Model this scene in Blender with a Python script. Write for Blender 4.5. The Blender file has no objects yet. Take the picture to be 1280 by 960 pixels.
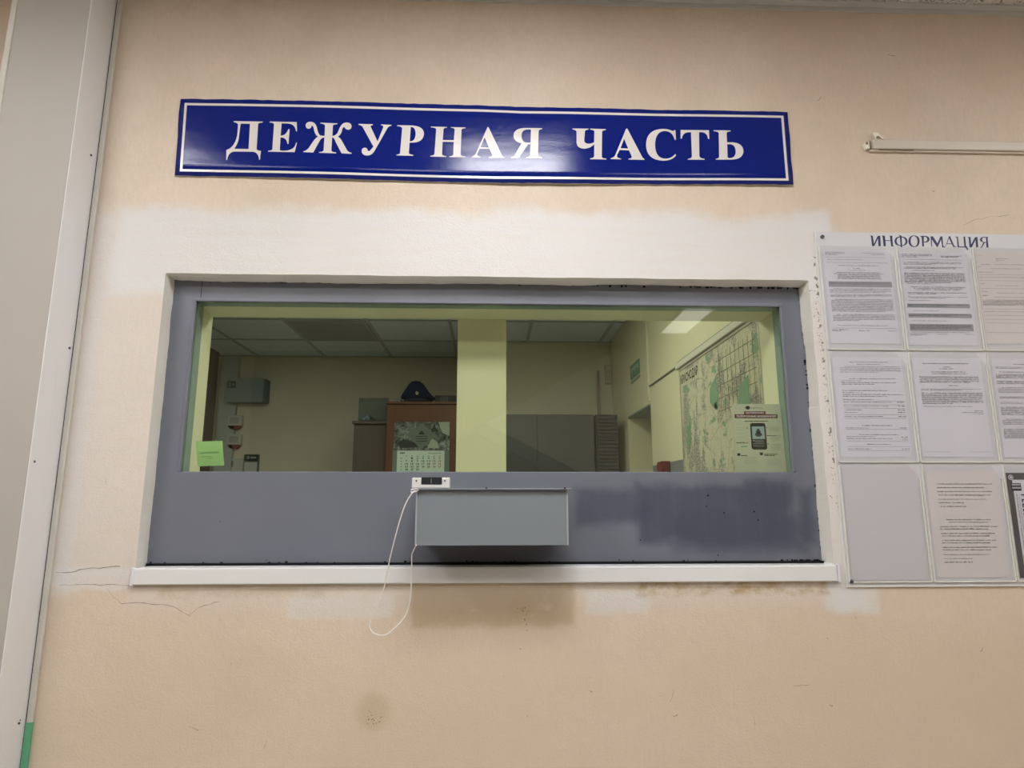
import bpy, bmesh, math, random
from mathutils import Vector, Matrix
from mathutils.geometry import tessellate_polygon

random.seed(7)
SC = bpy.context.scene
COL = SC.collection

# ------------------------------------------------------------------ camera
F_PX = 799.0
CAM = Vector((0, -1.85, 1.45))
PITCH, YAW, ROLL = math.radians(10.396), math.radians(2.020), math.radians(-0.048)
fw = Vector((math.sin(YAW) * math.cos(PITCH), math.cos(YAW) * math.cos(PITCH), math.sin(PITCH)))
rt0 = Vector((math.cos(YAW), -math.sin(YAW), 0))
up0 = rt0.cross(fw)
rt = rt0 * math.cos(ROLL) + up0 * math.sin(ROLL)
up = -rt0 * math.sin(ROLL) + up0 * math.cos(ROLL)
cam_data = bpy.data.cameras.new('camera')
cam_data.sensor_width = 36.0
cam_data.lens = F_PX / 1280.0 * 36.0
cam_data.clip_start = 0.01
cam = bpy.data.objects.new('camera', cam_data)
COL.objects.link(cam)
cam.matrix_world = Matrix(((rt.x, up.x, -fw.x, CAM.x), (rt.y, up.y, -fw.y, CAM.y), (rt.z, up.z, -fw.z, CAM.z), (0, 0, 0, 1)))
SC.camera = cam

# ------------------------------------------------------------------ world, exposure, lamp strengths
world = bpy.data.worlds.new('world')
SC.world = world
world.use_nodes = True
world.node_tree.nodes['Background'].inputs[0].default_value = (0.9, 0.95, 1.0, 1)
world.node_tree.nodes['Background'].inputs[1].default_value = 0.3
SC.view_settings.view_transform = 'Standard'
SC.view_settings.look = 'None'
SC.view_settings.gamma = 1.0
SC.view_settings.use_curve_mapping = False
SC.view_settings.exposure = 0.80
LAMP_MAIN = 19.0      # lit panel in front of the window
LAMP_FILL = 10.5      # unseen panels added to the lobby ceiling as fill
LAMP_OFFICE = 12.0     # lit panel of the duty room ceiling
LAMP_STRIP = 1.6      # weak strip over the stairs

# ------------------------------------------------------------------ helpers
def ray(x, y):
    return fw + rt * ((x - 640) / F_PX) + up * ((480 - y) / F_PX)
def PY(x, y, Y=0.0):
    d = ray(x, y); return CAM + d * ((Y - CAM.y) / d.y)
def PX(x, y, X):
    d = ray(x, y); return CAM + d * ((X - CAM.x) / d.x)

ORG = {}
def thing(name, label, cat, loc, group=None):
    o = bpy.data.objects.new(name, None); COL.objects.link(o)
    o.empty_display_size = 0.05
    o.location = loc; ORG[o.name] = Vector(loc)
    o['label'] = label; o['category'] = cat
    if group: o['group'] = group
    return o

def mk(name, bm, mats, parent=None, kind=None, label=None, cat=None, group=None, loc=None, smooth=False):
    """bm holds world coordinates; the object gets a real origin."""
    if not isinstance(mats, (list, tuple)): mats = [mats]
    if loc is None:
        if parent is not None: loc = ORG[parent.name]
        elif kind == 'structure' or not bm.verts: loc = Vector((0, 0, 0))
        else:
            xs = [v.co.x for v in bm.verts]; ys = [v.co.y for v in bm.verts]; zs = [v.co.z for v in bm.verts]
            loc = Vector(((min(xs) + max(xs)) / 2, (min(ys) + max(ys)) / 2, min(zs)))
    loc = Vector(loc)
    for v in bm.verts: v.co -= loc
    me = bpy.data.meshes.new(name)
    bmesh.ops.recalc_face_normals(bm, faces=bm.faces) if name not in FLAT else None
    bm.to_mesh(me); bm.free()
    for m in mats: me.materials.append(m)
    if smooth:
        for p in me.polygons: p.use_smooth = True
    o = bpy.data.objects.new(name, me); COL.objects.link(o)
    if parent is not None:
        o.parent = parent; o.location = loc - ORG[parent.name]
    else: o.location = loc
    ORG[o.name] = loc
    if kind: o['kind'] = kind
    if label: o['label'] = label
    if cat: o['category'] = cat
    if group: o['group'] = group
    return o
FLAT = {'printed_text', 'handwriting', 'letter', 'printed_picture', 'shaded_row'}

def box(bm, x0, x1, y0, y1, z0, z1, bev=0.0, mat=0, seg=1):
    b = bmesh.new()
    bmesh.ops.create_cube(b, size=1)
    for v in b.verts:
        v.co = Vector((x0 if v.co.x < 0 else x1, y0 if v.co.y < 0 else y1, z0 if v.co.z < 0 else z1))
    if bev > 0:
        bmesh.ops.bevel(b, geom=list(b.edges), offset=bev, segments=seg, affect='EDGES', profile=0.5)
    add(bm, b, mat)
def add(bm, b, mat=None, M=None):
    vs = [bm.verts.new(M @ v.co if M else v.co) for v in b.verts]
    for f in b.faces:
        try:
            nf = bm.faces.new([vs[v.index] for v in f.verts])
            nf.material_index = f.material_index if mat is None else mat
            nf.smooth = f.smooth
        except ValueError: pass
    b.free()
_old_add = add
def add(bm, b, mat=None, M=None):
    b.verts.index_update(); _old_add(bm, b, mat, M)

def tube(bm, pts, r, n=8, mat=0, closed=False):
    pts = [Vector(p) for p in pts]; rings = []
    N = len(pts)
    for i, p in enumerate(pts):
        a = pts[i - 1] if (i > 0 or closed) else p
        c = pts[(i + 1) % N] if (i < N - 1 or closed) else p
        t = (c - a).normalized()
        h = Vector((0, 1, 0)) if abs(t.y) < 0.9 else Vector((1, 0, 0))
        u = t.cross(h).normalized(); w = t.cross(u).normalized()
        rr = r[i] if isinstance(r, (list, tuple)) else r
        rings.append([bm.verts.new(p + u * math.cos(k * 2 * math.pi / n) * rr + w * math.sin(k * 2 * math.pi / n) * rr) for k in range(n)])
    for i in range(N if closed else N - 1):
        A, B = rings[i], rings[(i + 1) % N]
        for k in range(n):
            f = bm.faces.new((A[k], A[(k + 1) % n], B[(k + 1) % n], B[k])); f.smooth = True; f.material_index = mat
    if not closed:
        bm.faces.new(rings[0]).material_index = mat; bm.faces.new(rings[-1]).material_index = mat

def catmull(P, n=8):
    P = [Vector(p) for p in P]; out = []
    for i in range(len(P) - 1):
        p0, p1, p2, p3 = P[max(i - 1, 0)], P[i], P[i + 1], P[min(i + 2, len(P) - 1)]
        for k in range(n):
            t = k / n
            out.append(0.5 * ((2 * p1) + (p2 - p0) * t + (2 * p0 - 5 * p1 + 4 * p2 - p3) * t * t + (3 * p1 - p0 - 3 * p2 + p3) * t ** 3))
    out.append(P[-1]); return out

def disc(bm, c, r, y0, y1, n=20, mat=0, dome=0.0):
    """short cylinder whose axis runs along Y, front at y0"""
    A = [bm.verts.new((c[0] + r * math.cos(k * 2 * math.pi / n), y1, c[1] + r * math.sin(k * 2 * math.pi / n))) for k in range(n)]
    B = [bm.verts.new((c[0] + r * math.cos(k * 2 * math.pi / n), y0, c[1] + r * math.sin(k * 2 * math.pi / n))) for k in range(n)]
    for k in range(n):
        bm.faces.new((A[k], A[(k + 1) % n], B[(k + 1) % n], B[k])).material_index = mat
    if dome:
        m = bm.verts.new((c[0], y0 - dome, c[1]))
        for k in range(n): bm.faces.new((B[k], B[(k + 1) % n], m)).material_index = mat
    else: bm.faces.new(B).material_index = mat
    bm.faces.new(A[::-1]).material_index = mat

def quad(bm, a, b, c, d, mat=0):
    f = bm.faces.new([bm.verts.new(p) for p in (a, b, c, d)]); f.material_index = mat; return f

def slab(bm, poly, y0, y1, mat=0):
    """polygon of (x, z) pairs extruded from y0 (front) to y1"""
    A = [bm.verts.new((x, y0, z)) for x, z in poly]; B = [bm.verts.new((x, y1, z)) for x, z in poly]
    n = len(poly)
    bm.faces.new(A).material_index = mat; bm.faces.new(B[::-1]).material_index = mat
    for k in range(n): bm.faces.new((A[k], B[k], B[(k + 1) % n], A[(k + 1) % n])).material_index = mat

# ------------------------------------------------------------------ node helpers
class NT:
    def __init__(s, name):
        s.m = bpy.data.materials.new(name); s.m.use_nodes = True
        s.t = s.m.node_tree; s.t.nodes.clear()
        s.out = s.t.nodes.new('ShaderNodeOutputMaterial')
        s.co = None
    def n(s, k, **kw):
        x = s.t.nodes.new(k)
        for a, b in kw.items(): setattr(x, a, b)
        return x
    def L(s, a, b): s.t.links.new(a, b)
    def put(s, sock, v):
        if hasattr(v, 'is_output') or hasattr(v, 'links'): s.L(v, sock)
        elif isinstance(v, (tuple, list)) and len(v) == 3 and sock.type == 'RGBA': sock.default_value = (*v, 1)
        else: sock.default_value = v
    def coord(s):
        if s.co is None: s.co = s.n('ShaderNodeTexCoord').outputs['Object']
        return s.co
    def xyz(s):
        q = s.n('ShaderNodeSeparateXYZ'); s.L(s.coord(), q.inputs[0]); return q.outputs
    def math(s, op, a, b=0.0, c=0.0, clamp=False):
        x = s.n('ShaderNodeMath', operation=op, use_clamp=clamp)
        s.put(x.inputs[0], a); s.put(x.inputs[1], b); s.put(x.inputs[2], c); return x.outputs[0]
    def noise(s, scale, detail=3, rough=0.55, vec=None, stretch=None, dist=0.0):
        x = s.n('ShaderNodeTexNoise'); v = vec or s.coord()
        if stretch:
            mp = s.n('ShaderNodeMapping'); s.L(v, mp.inputs[0]); mp.inputs['Scale'].default_value = stretch; v = mp.outputs[0]
        s.L(v, x.inputs['Vector']); x.inputs['Scale'].default_value = scale
        x.inputs['Detail'].default_value = detail; x.inputs['Roughness'].default_value = rough; x.inputs['Distortion'].default_value = dist
        return x.outputs['Fac']
    def ramp(s, f, lo, hi, a=0.0, b=1.0):
        x = s.n('ShaderNodeMapRange', interpolation_type='SMOOTHSTEP'); s.put(x.inputs[0], f)
        for i, v in zip((1, 2, 3, 4), (lo, hi, a, b)): x.inputs[i].default_value = v
        return x.outputs[0]
    def mix(s, f, a, b, blend='MIX'):
        x = s.n('ShaderNodeMix', data_type='RGBA', blend_type=blend)
        s.put(x.inputs[0], f); s.put(x.inputs[6], a); s.put(x.inputs[7], b); return x.outputs[2]
    def bump(s, h, strength=0.3, dist=0.002):
        x = s.n('ShaderNodeBump'); s.L(h, x.inputs['Height']); x.inputs['Strength'].default_value = strength; x.inputs['Distance'].default_value = dist
        return x.outputs[0]
    def boxmask(s, x0, x1, z0, z1, soft=0.01, wob=None, axes=(0, 2)):
        """1 inside the box, soft outside; wob is a length added to the distance"""
        o = s.xyz(); u, v = o[axes[0]], o[axes[1]]
        du = s.math('SUBTRACT', s.math('ABSOLUTE', s.math('SUBTRACT', u, (x0 + x1) / 2)), (x1 - x0) / 2)
        dv = s.math('SUBTRACT', s.math('ABSOLUTE', s.math('SUBTRACT', v, (z0 + z1) / 2)), (z1 - z0) / 2)
        d = s.math('MAXIMUM', du, dv)
        if wob is not None: d = s.math('ADD', d, wob)
        return s.ramp(d, -soft, soft, 1.0, 0.0)
    def wob(s, scale, amp, detail=4, stretch=None):
        return s.math('MULTIPLY', s.math('SUBTRACT', s.noise(scale, detail, 0.6, stretch=stretch), 0.5), amp * 2)
    def bsdf(s, color, rough=0.5, spec=0.5, normal=None, metal=0.0, **kw):
        b = s.n('ShaderNodeBsdfPrincipled')
        s.put(b.inputs['Base Color'], color); s.put(b.inputs['Roughness'], rough)
        b.inputs['Specular IOR Level'].default_value = spec; b.inputs['Metallic'].default_value = metal
        if normal is not None: s.L(normal, b.inputs['Normal'])
        for k, v in kw.items(): s.put(b.inputs[k.replace('_', ' ')], v)
        s.L(b.outputs[0], s.out.inputs[0]); return s.m

def simple(name, c, rough=0.6, spec=0.4, var=0.06, scale=12, bump=0.0, bscale=120, metal=0.0):
    k = NT(name)
    f = k.noise(scale, 4)
    d = tuple(max(0, x * (1 - var)) for x in c); l = tuple(min(1, x * (1 + var)) for x in c)
    nrm = k.bump(k.noise(bscale, 3), bump, 0.001) if bump else None
    return k.bsdf(k.mix(f, d, l), rough, spec, nrm, metal)

# ------------------------------------------------------------------ materials
def wall_material():
    k = NT('lobby_wall_paint')
    n1 = k.noise(1.6, 5, 0.6); n2 = k.noise(9, 5, 0.65); fine = k.noise(90, 3, 0.6, stretch=(1, 1, 0.35))
    c = k.mix(k.ramp(n1, 0.35, 0.65), (0.65, 0.535, 0.415), (0.715, 0.605, 0.485))
    c = k.mix(k.ramp(n2, 0.3, 0.75, 0, 0.35), c, (0.59, 0.49, 0.375))
    c = k.mix(k.ramp(fine, 0.35, 0.7, 0.0, 0.18), c, (0.52, 0.44, 0.35))
    # lower part of the wall is older and yellower
    z = k.xyz()[2]
    c = k.mix(k.ramp(z, 0.9, 1.3, 0.55, 0.0), c, (0.65, 0.54, 0.395))
    W = (0.68, 0.67, 0.66)
    wb = k.wob(3.0, 0.09, 5); ws = k.wob(14, 0.02, 4)
    streak = k.noise(14, 4, 0.6, stretch=(0.25, 1, 3))
    for (a, b, e, f, so, am, ww) in (
        (-1.13, 1.06, 2.05, 2.33, 0.03, 0.92, wb), (-1.19, -0.93, 1.25, 2.33, 0.05, 0.45, wb),
        (0.95, 1.06, 1.15, 2.35, 0.02, 0.8, ws), (-1.2, -0.97, 1.215, 1.275, 0.008, 0.6, ws),
        (-0.55, -0.26, 1.135, 1.195, 0.012, 0.45, ws), (0.27, 0.44, 1.145, 1.2, 0.012, 0.6, ws),
        (-0.98, 1.0, 1.165, 1.25, 0.03, 0.25, ws), (0.98, 1.10, 1.14, 1.22, 0.012, 0.7, ws),
        (-1.19, -1.14, 1.2, 2.3, 0.015, 0.5, ws)):
        m = k.math('MULTIPLY', k.boxmask(a, b, e, f, so, ww), am)
        m = k.math('MULTIPLY', m, k.ramp(streak, 0.25, 0.6, 0.8, 1.0))
        c = k.mix(m, c, W)
    # old stains and painted tray shadow: under the sill, drips, round damp mark
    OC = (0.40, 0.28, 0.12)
    stain_shade = k.noise(11, 5, 0.7, stretch=(1, 1, 1.6))
    for (a, b, e, f, am, lo) in ((-0.90, -0.45, 1.195, 1.25, 0.28, 0.3), (-0.21, 0.24, 1.11, 1.25, 0.42, 0.22), (0.42, 0.96, 1.195, 1.25, 0.85, 0.36)):  # middle box paints the tray's cast shadow together with a brown stain
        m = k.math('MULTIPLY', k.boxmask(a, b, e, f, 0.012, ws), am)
        m = k.math('MULTIPLY', m, k.ramp(stain_shade, lo, lo + 0.25))
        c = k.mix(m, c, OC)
    for (px, py, r, am) in ((466, 890, 0.055, 0.42), (652, 756, 0.04, 0.25), (320, 850, 0.12, 0.1)):
        p = PY(px, py)
        vm = k.n('ShaderNodeVectorMath', operation='DISTANCE'); k.L(k.coord(), vm.inputs[0]); vm.inputs[1].default_value = p
        m = k.ramp(k.math('ADD', vm.outputs['Value'], ws), r * 0.5, r * 1.15, am, 0.0)
        c = k.mix(m, c, (0.42, 0.34, 0.18))
    # scratches and specks
    sp = k.noise(46, 2, 0.5); c = k.mix(k.ramp(sp, 0.775, 0.80, 0, 0.55), c, (0.25, 0.2, 0.14))
    ch = k.math('MULTIPLY', k.boxmask(1.0, 1.015, 1.5, 2.2, 0.006), k.ramp(k.noise(75, 3, 0.6), 0.56, 0.6))
    c = k.mix(ch, c, (0.22, 0.19, 0.15))
    h = k.math('ADD', k.noise(170, 4, 0.6), k.math('MULTIPLY', k.noise(26, 4, 0.6), 1.2))
    h = k.math('ADD', h, k.math('MULTIPLY', k.noise(5, 3), 2.5))
    return k.bsdf(c, 0.5, 0.35, k.bump(h, 0.42, 0.003))

def steel_material():
    k = NT('grey_painted_steel')
    c = k.mix(k.noise(2.5, 4), (0.146, 0.156, 0.192), (0.170, 0.181, 0.218))
    wb = k.wob(7, 0.035, 3); st = k.noise(9, 3, 0.6, stretch=(3.2, 1, 0.35))
    D = (0.066, 0.073, 0.107)
    for (px0, py0, px1, py1, am) in ((722, 612, 815, 652, 0.75), (800, 605, 990, 680, 0.9), (930, 598, 985, 640, 0.7), (1003, 612, 1016, 680, 0.8), (840, 640, 1005, 692, 0.6)):
        a = PY(px0, py1, .058); b = PY(px1, py0, .058)
        m = k.math('MULTIPLY', k.boxmask(a.x, b.x, a.z, b.z, 0.022, wb), am)
        m = k.math('MULTIPLY', m, k.ramp(st, 0.3, 0.6, 0.86, 1.0))
        c = k.mix(m, c, D)
    r = k.ramp(k.noise(5, 3), 0.3, 0.7, 0.30, 0.42)
    h = k.math('ADD', k.noise(140, 3), k.math('MULTIPLY', k.noise(8, 3), 4))
    return k.bsdf(c, r, 0.5, k.bump(h, 0.12, 0.002))

def schlick(k, r0):
    lw = k.n('ShaderNodeLayerWeight'); lw.inputs[0].default_value = 0.5
    return k.math('ADD', k.math('MULTIPLY', k.math('POWER', lw.outputs['Facing'], 5.0), 1 - r0), r0, clamp=True)

def glass_material():
    k = NT('tinted_security_glass')
    tr = k.n('ShaderNodeBsdfTransparent'); tr.inputs[0].default_value = (0.925, 0.95, 0.895, 1)
    gl = k.n('ShaderNodeBsdfGlossy'); gl.inputs['Roughness'].default_value = 0.0; gl.inputs[0].default_value = (1, 1, 1, 1)
    mx = k.n('ShaderNodeMixShader'); k.L(schlick(k, 0.045), mx.inputs[0]); k.L(tr.outputs[0], mx.inputs[1]); k.L(gl.outputs[0], mx.inputs[2])
    k.L(mx.outputs[0], k.out.inputs[0]); return k.m

def clear_plastic():
    k = NT('clear_pocket_plastic')
    tr = k.n('ShaderNodeBsdfTransparent'); tr.inputs[0].default_value = (0.975, 0.975, 0.98, 1)
    gl = k.n('ShaderNodeBsdfGlossy'); gl.inputs['Roughness'].default_value = 0.12; gl.inputs[0].default_value = (1, 1, 1, 1)
    k.L(k.bump(k.noise(6, 2), 0.25, 0.01), gl.inputs['Normal'])
    mx = k.n('ShaderNodeMixShader'); k.L(schlick(k, 0.025), mx.inputs[0]); k.L(tr.outputs[0], mx.inputs[1]); k.L(gl.outputs[0], mx.inputs[2])
    k.L(mx.outputs[0], k.out.inputs[0]); return k.m

def emissive(name, c, s):
    k = NT(name); e = k.n('ShaderNodeEmission'); e.inputs[0].default_value = (*c, 1); e.inputs[1].default_value = s
    k.L(e.outputs[0], k.out.inputs[0]); return k.m

def tile_material(name, a, b):
    k = NT(name)
    f = k.ramp(k.noise(75, 2, 0.5, dist=1.5), 0.56, 0.62)
    c = k.mix(f, a, b)
    return k.bsdf(c, 0.85, 0.2, k.bump(k.noise(70, 3), 0.3, 0.002))

def map_material():
    k = NT('city_map_print')
    o = k.xyz()
    cv = k.n('ShaderNodeCombineXYZ'); k.L(o[1], cv.inputs[0]); k.L(o[2], cv.inputs[1])
    v = cv.outputs[0]
    def vor(scale, lo, hi, stretch=None):
        x = k.n('ShaderNodeTexVoronoi', feature='DISTANCE_TO_EDGE')
        vv = v
        if stretch:
            mp = k.n('ShaderNodeMapping'); k.L(v, mp.inputs[0]); mp.inputs['Scale'].default_value = stretch; mp.inputs['Rotation'].default_value = (0, 0, .5); vv = mp.outputs[0]
        k.L(vv, x.inputs['Vector']); x.inputs['Scale'].default_value = scale
        return k.ramp(x.outputs['Distance'], lo, hi, 1, 0)
    c = (0.66, 0.64, 0.47)
    city = k.ramp(k.noise(4.2, 6, 0.7, stretch=(1, 1.2, 0.9)), 0.46, 0.54)
    blocks = k.mix(vor(42, 0.02, 0.10, (1, 1.7, 1)), (0.27, 0.27, 0.23), (0.58, 0.57, 0.45))
    c = k.mix(city, c, blocks)
    green = k.ramp(k.noise(6.5, 4, 0.6, stretch=(1, 1.3, 1.9)), 0.59, 0.62)
    c = k.mix(k.math('MULTIPLY', green, 0.85), c, (0.20, 0.40, 0.22))
    c = k.mix(k.math('MULTIPLY', vor(7, 0.006, 0.02), 0.5), c, (0.28, 0.28, 0.22))
    c = k.mix(k.math('MULTIPLY', vor(16, 0.008, 0.03, (1.6, 1, 1)), 0.35), c, (0.3, 0.31, 0.25))
    return k.bsdf(c, 0.35, 0.5)

def photo_print(name, scale, dark, light):
    k = NT(name)
    f = k.ramp(k.noise(scale, 6, 0.75, dist=0.8), 0.36, 0.64)
    g = k.ramp(k.noise(scale * 0.35, 2), 0.4, 0.6, 0.0, 0.55)
    c = k.mix(f, dark, light)
    c = k.mix(g, c, dark)
    return k.bsdf(c, 0.4, 0.4)

def wood(name, a, b, sc=6):
    k = NT(name)
    f = k.noise(sc, 6, 0.65, stretch=(6, 6, 0.7), dist=0.6)
    return k.bsdf(k.mix(f, a, b), 0.42, 0.4)

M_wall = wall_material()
M_steel = steel_material()
M_glass = glass_material()
M_clear = clear_plastic()
M_plaster_edge = simple('chipped_white_reveal_paint', (0.76, 0.74, 0.675), 0.6, 0.3, 0.10, 9, 0.4, 60)
M_lobby = simple('lobby_side_paint', (0.62, 0.51, 0.38), 0.6)
M_dark_wall = simple('dark_back_wall_paint', (0.085, 0.075, 0.06), 0.8, 0.2)
M_teal = simple('green_glass_edge_strip', (0.27, 0.36, 0.32), 0.35, 0.5, 0.15, 20)
M_reveal_in = simple('cream_inner_reveal_paint', (0.74, 0.74, 0.52), 0.6, 0.3)
M_office = simple('office_cream_paint', (0.62, 0.59, 0.47), 0.7, 0.3, 0.07, 3)
M_office_bright = simple('office_yellow_paint', (0.72, 0.69, 0.47), 0.55, 0.3, 0.04, 3)
M_dado = simple('office_grey_dado_paint', (0.20, 0.225, 0.23), 0.5)
M_pier = simple('cream_pier_paint', (0.70, 0.68, 0.45), 0.5, 0.4, 0.05, 5)
M_white_pl = simple('white_plastic', (0.71, 0.71, 0.735), 0.35, 0.5, 0.03, 8)
M_sill = simple('white_sill_plastic', (0.72, 0.715, 0.71), 0.38, 0.5, 0.04, 5)
M_chase = simple('grey_white_panel_paint', (0.43, 0.405, 0.375), 0.6, 0.3, 0.05, 2.0, 0.1, 40)
M_chase_side = simple('pale_angle_plastic', (0.76, 0.755, 0.76), 0.45, 0.4, 0.04, 3)
M_bead = simple('old_cream_bead_paint', (0.58, 0.56, 0.50), 0.5, 0.4, 0.12, 15, 0.3, 50)
M_gap = simple('dark_joint', (0.05, 0.045, 0.04), 0.9, 0.1)
M_green_pt = simple('green_paint_patch', (0.12, 0.40, 0.22), 0.5)
M_black = simple('black_plastic', (0.02, 0.021, 0.024), 0.35)
M_blackdirt = simple('black_dirt', (0.012, 0.012, 0.014), 0.9, 0.1)
M_ink = simple('black_ink', (0.06, 0.06, 0.07), 0.7, 0.2)
M_inkbold = simple('bold_black_ink', (0.02, 0.02, 0.025), 0.7, 0.2)
M_shade = simple('grey_printed_shade', (0.34, 0.34, 0.36), 0.7, 0.2)
M_paper = simple('white_paper', (0.66, 0.65, 0.70), 0.7, 0.2, 0.03, 4)
M_paper_warm = simple('yellowed_paper', (0.66, 0.625, 0.61), 0.7, 0.2, 0.03, 4)
M_board = simple('frosted_board_backing', (0.60, 0.60, 0.62), 0.4, 0.5, 0.03, 4)
M_edge = simple('pale_pocket_edge', (0.70, 0.70, 0.63), 0.3, 0.6, 0.08, 10)
M_navy = simple('navy_lettering', (0.008, 0.008, 0.085), 0.4)
M_tray = simple('light_grey_tray_paint', (0.198, 0.220, 0.240), 0.42, 0.45, 0.03, 4, 0.08, 90)
M_screw = simple('dull_screw_metal', (0.11, 0.12, 0.13), 0.45, 0.5, 0.3, 200, 0, 0, 0.5)
M_cord = simple('white_cord', (0.80, 0.77, 0.72), 0.45)
M_duct = simple('cream_cable_duct', (0.60, 0.535, 0.455), 0.4, 0.4, 0.05, 10)
M_duct_broken = simple('bare_white_duct_plastic', (0.82, 0.79, 0.68), 0.4)
M_lamp = emissive('lamp_diffuser', (0.985, 0.985, 1.0), LAMP_MAIN)
M_lamp_fill = emissive('fill_lamp_diffuser', (1.0, 0.985, 0.975), LAMP_FILL)
M_lamp_office = emissive('office_lamp_diffuser', (1.0, 0.98, 0.86), LAMP_OFFICE)
M_lamp_strip = emissive('weak_strip_diffuser', (1.0, 0.98, 0.90), LAMP_STRIP)
M_tile = tile_material('lobby_ceiling_tile', (0.70, 0.685, 0.66), (0.20, 0.19, 0.17))
M_tile_off = simple('office_ceiling_tile', (0.62, 0.72, 0.74), 0.85, 0.2, 0.05, 10)
M_panel_off = simple('unlit_lamp_diffuser', (0.26, 0.30, 0.29), 0.5)
M_grid = simple('ceiling_grid_metal', (0.34, 0.38, 0.37), 0.4)
M_trimc = simple('ceiling_edge_trim', (0.55, 0.55, 0.53), 0.4)
M_floor = simple('grey_floor_tile', (0.46, 0.43, 0.40), 0.5, 0.4, 0.1, 5)
M_postit = simple('green_sticky_note', (0.36, 0.60, 0.25), 0.7, 0.2, 0.04)
M_wood1 = wood('reddish_brown_wood', (0.115, 0.045, 0.022), (0.165, 0.070, 0.036))
M_wood2 = wood('dark_grey_brown_wood', (0.075, 0.058, 0.048), (0.105, 0.082, 0.068))
M_wood3 = wood('dark_brown_panel_wood', (0.050, 0.036, 0.026), (0.07, 0.05, 0.038))

def sign_material(name, c):
    k = NT(name)
    col = k.mix(k.noise(3, 3), c, tuple(x * 0.85 for x in c))
    r = k.ramp(k.noise(70, 3, 0.7), 0.3, 0.7, 0.07, 0.15)
    h = k.math('ADD', k.noise(330, 2), k.math('MULTIPLY', k.noise(4, 2, stretch=(1, 1, 3)), 6))
    return k.bsdf(col, r, 0.36, k.bump(h, 0.20, 0.001))
M_signblue = sign_material('glossy_blue_enamel', (0.0015, 0.012, 0.19))
M_signwhite = sign_material('glossy_white_lettering', (0.80, 0.76, 0.72))

# ================================================================== STRUCTURE
OX0, OX1, OZ0, OZ1 = -0.968, 0.982, 1.276, 2.120     # opening in the lobby face
GX0, GX1, GZ0, GZ1 = -0.898, 0.912, 1.536, 2.052     # visible glass
YS = 0.058                                          # steel face
YI = 0.240                                          # inner face of the wall
LX0, LX1, LY, LZ = -2.6, 3.2, -5.0, 3.09            # lobby
RX0, RX1, RY, RZ = -2.43, 1.0, 3.9, 2.74            # duty room

def rect_loop(x0, x1, z0, z1, n):
    out = []
    for i in range(n): out.append((x0 + (x1 - x0) * i / n, z0))
    for i in range(n): out.append((x1, z0 + (z1 - z0) * i / n))
    for i in range(n): out.append((x1 - (x1 - x0) * i / n, z1))
    for i in range(n): out.append((x0, z1 - (z1 - z0) * i / n))
    return out
def make_wall_front():
    bm = bmesh.new(); n = 90
    rnd = random.Random(3)
    def loop(pts, y): return [bm.verts.new((x, y, z)) for x, z in pts]
    def bridge(A, B, mat):
        for i in range(len(A)):
            j = (i + 1) % len(A); bm.faces.new((A[i], A[j], B[j], B[i])).material_index = mat
    outer = rect_loop(LX0, LX1, 0, 3.25, n)
    op = []
    for i, (x, z) in enumerate(rect_loop(OX0, OX1, OZ0, OZ1, n)):
        j = 0.0010 * math.sin(i * .31) + 0.0006 * math.sin(i * .83 + 1) + rnd.uniform(-1, 1) * 0.0002
        if i // n == 0: z -= 0.03
        if i // n == 1 or i == 2 * n: x += j
        if i // n == 2: z += j * 0.6
        op.append((x, z))
    A = loop(outer, 0); B = loop(op, 0)
    bridge(A, B, 0)
    rag = []
    w1 = w2 = 0
    for i, (x, z) in enumerate(rect_loop(OX0, OX1, OZ0, OZ1, n)):
        w1 = w1 * 0.75 + rnd.uniform(-1, 1) * 0.0015; w2 = 0.0012 * math.sin(i * .17) + 0.0007 * math.sin(i * .43 + 2) + 0.0004 * math.sin(i * 1.1) + (0.003 if 48 < i % 90 < 70 else 0)
        if i // n == 0: z -= 0.03
        if i // n == 1: x += w2 - 0.004
        if i // n == 2: z += w1 - 0.003
        if i // n == 3: x += w1 * 0.4
        rag.append((x, z))
    C = loop(rag, YS - 0.0005); bridge(B, C, 1)
    # behind the steel the wall narrows to the inner opening
    D = loop(rect_loop(OX0 - 0.01, OX1 + 0.01, OZ0 - 0.03, OZ1 + 0.01, n), 0.0650)
    C2 = loop(rag, YS + 0.0002)
    E = loop(rect_loop(OX0 - 0.01, OX1 + 0.01, OZ0 - 0.03, OZ1 + 0.01, n), 0.10)
    G = loop(rect_loop(GX0 - 0.012, GX1 + 0.012, GZ0 - 0.1, GZ1 + 0.006, n), 0.1265)
    H = loop(rect_loop(-0.924, 0.922, GZ0 - 0.1, 2.056, n), YI)
    J = loop(outer, YI)
    bridge(C, D, 1); bridge(D, E, 1); bridge(E, G, 1); bridge(G, H, 2); bridge(H, J, 3)
    bridge(J, A, 0)
    bmesh.ops.delete(bm, geom=C2, context='VERTS')
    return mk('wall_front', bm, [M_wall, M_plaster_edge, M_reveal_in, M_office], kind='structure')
wall_front = make_wall_front()

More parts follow.
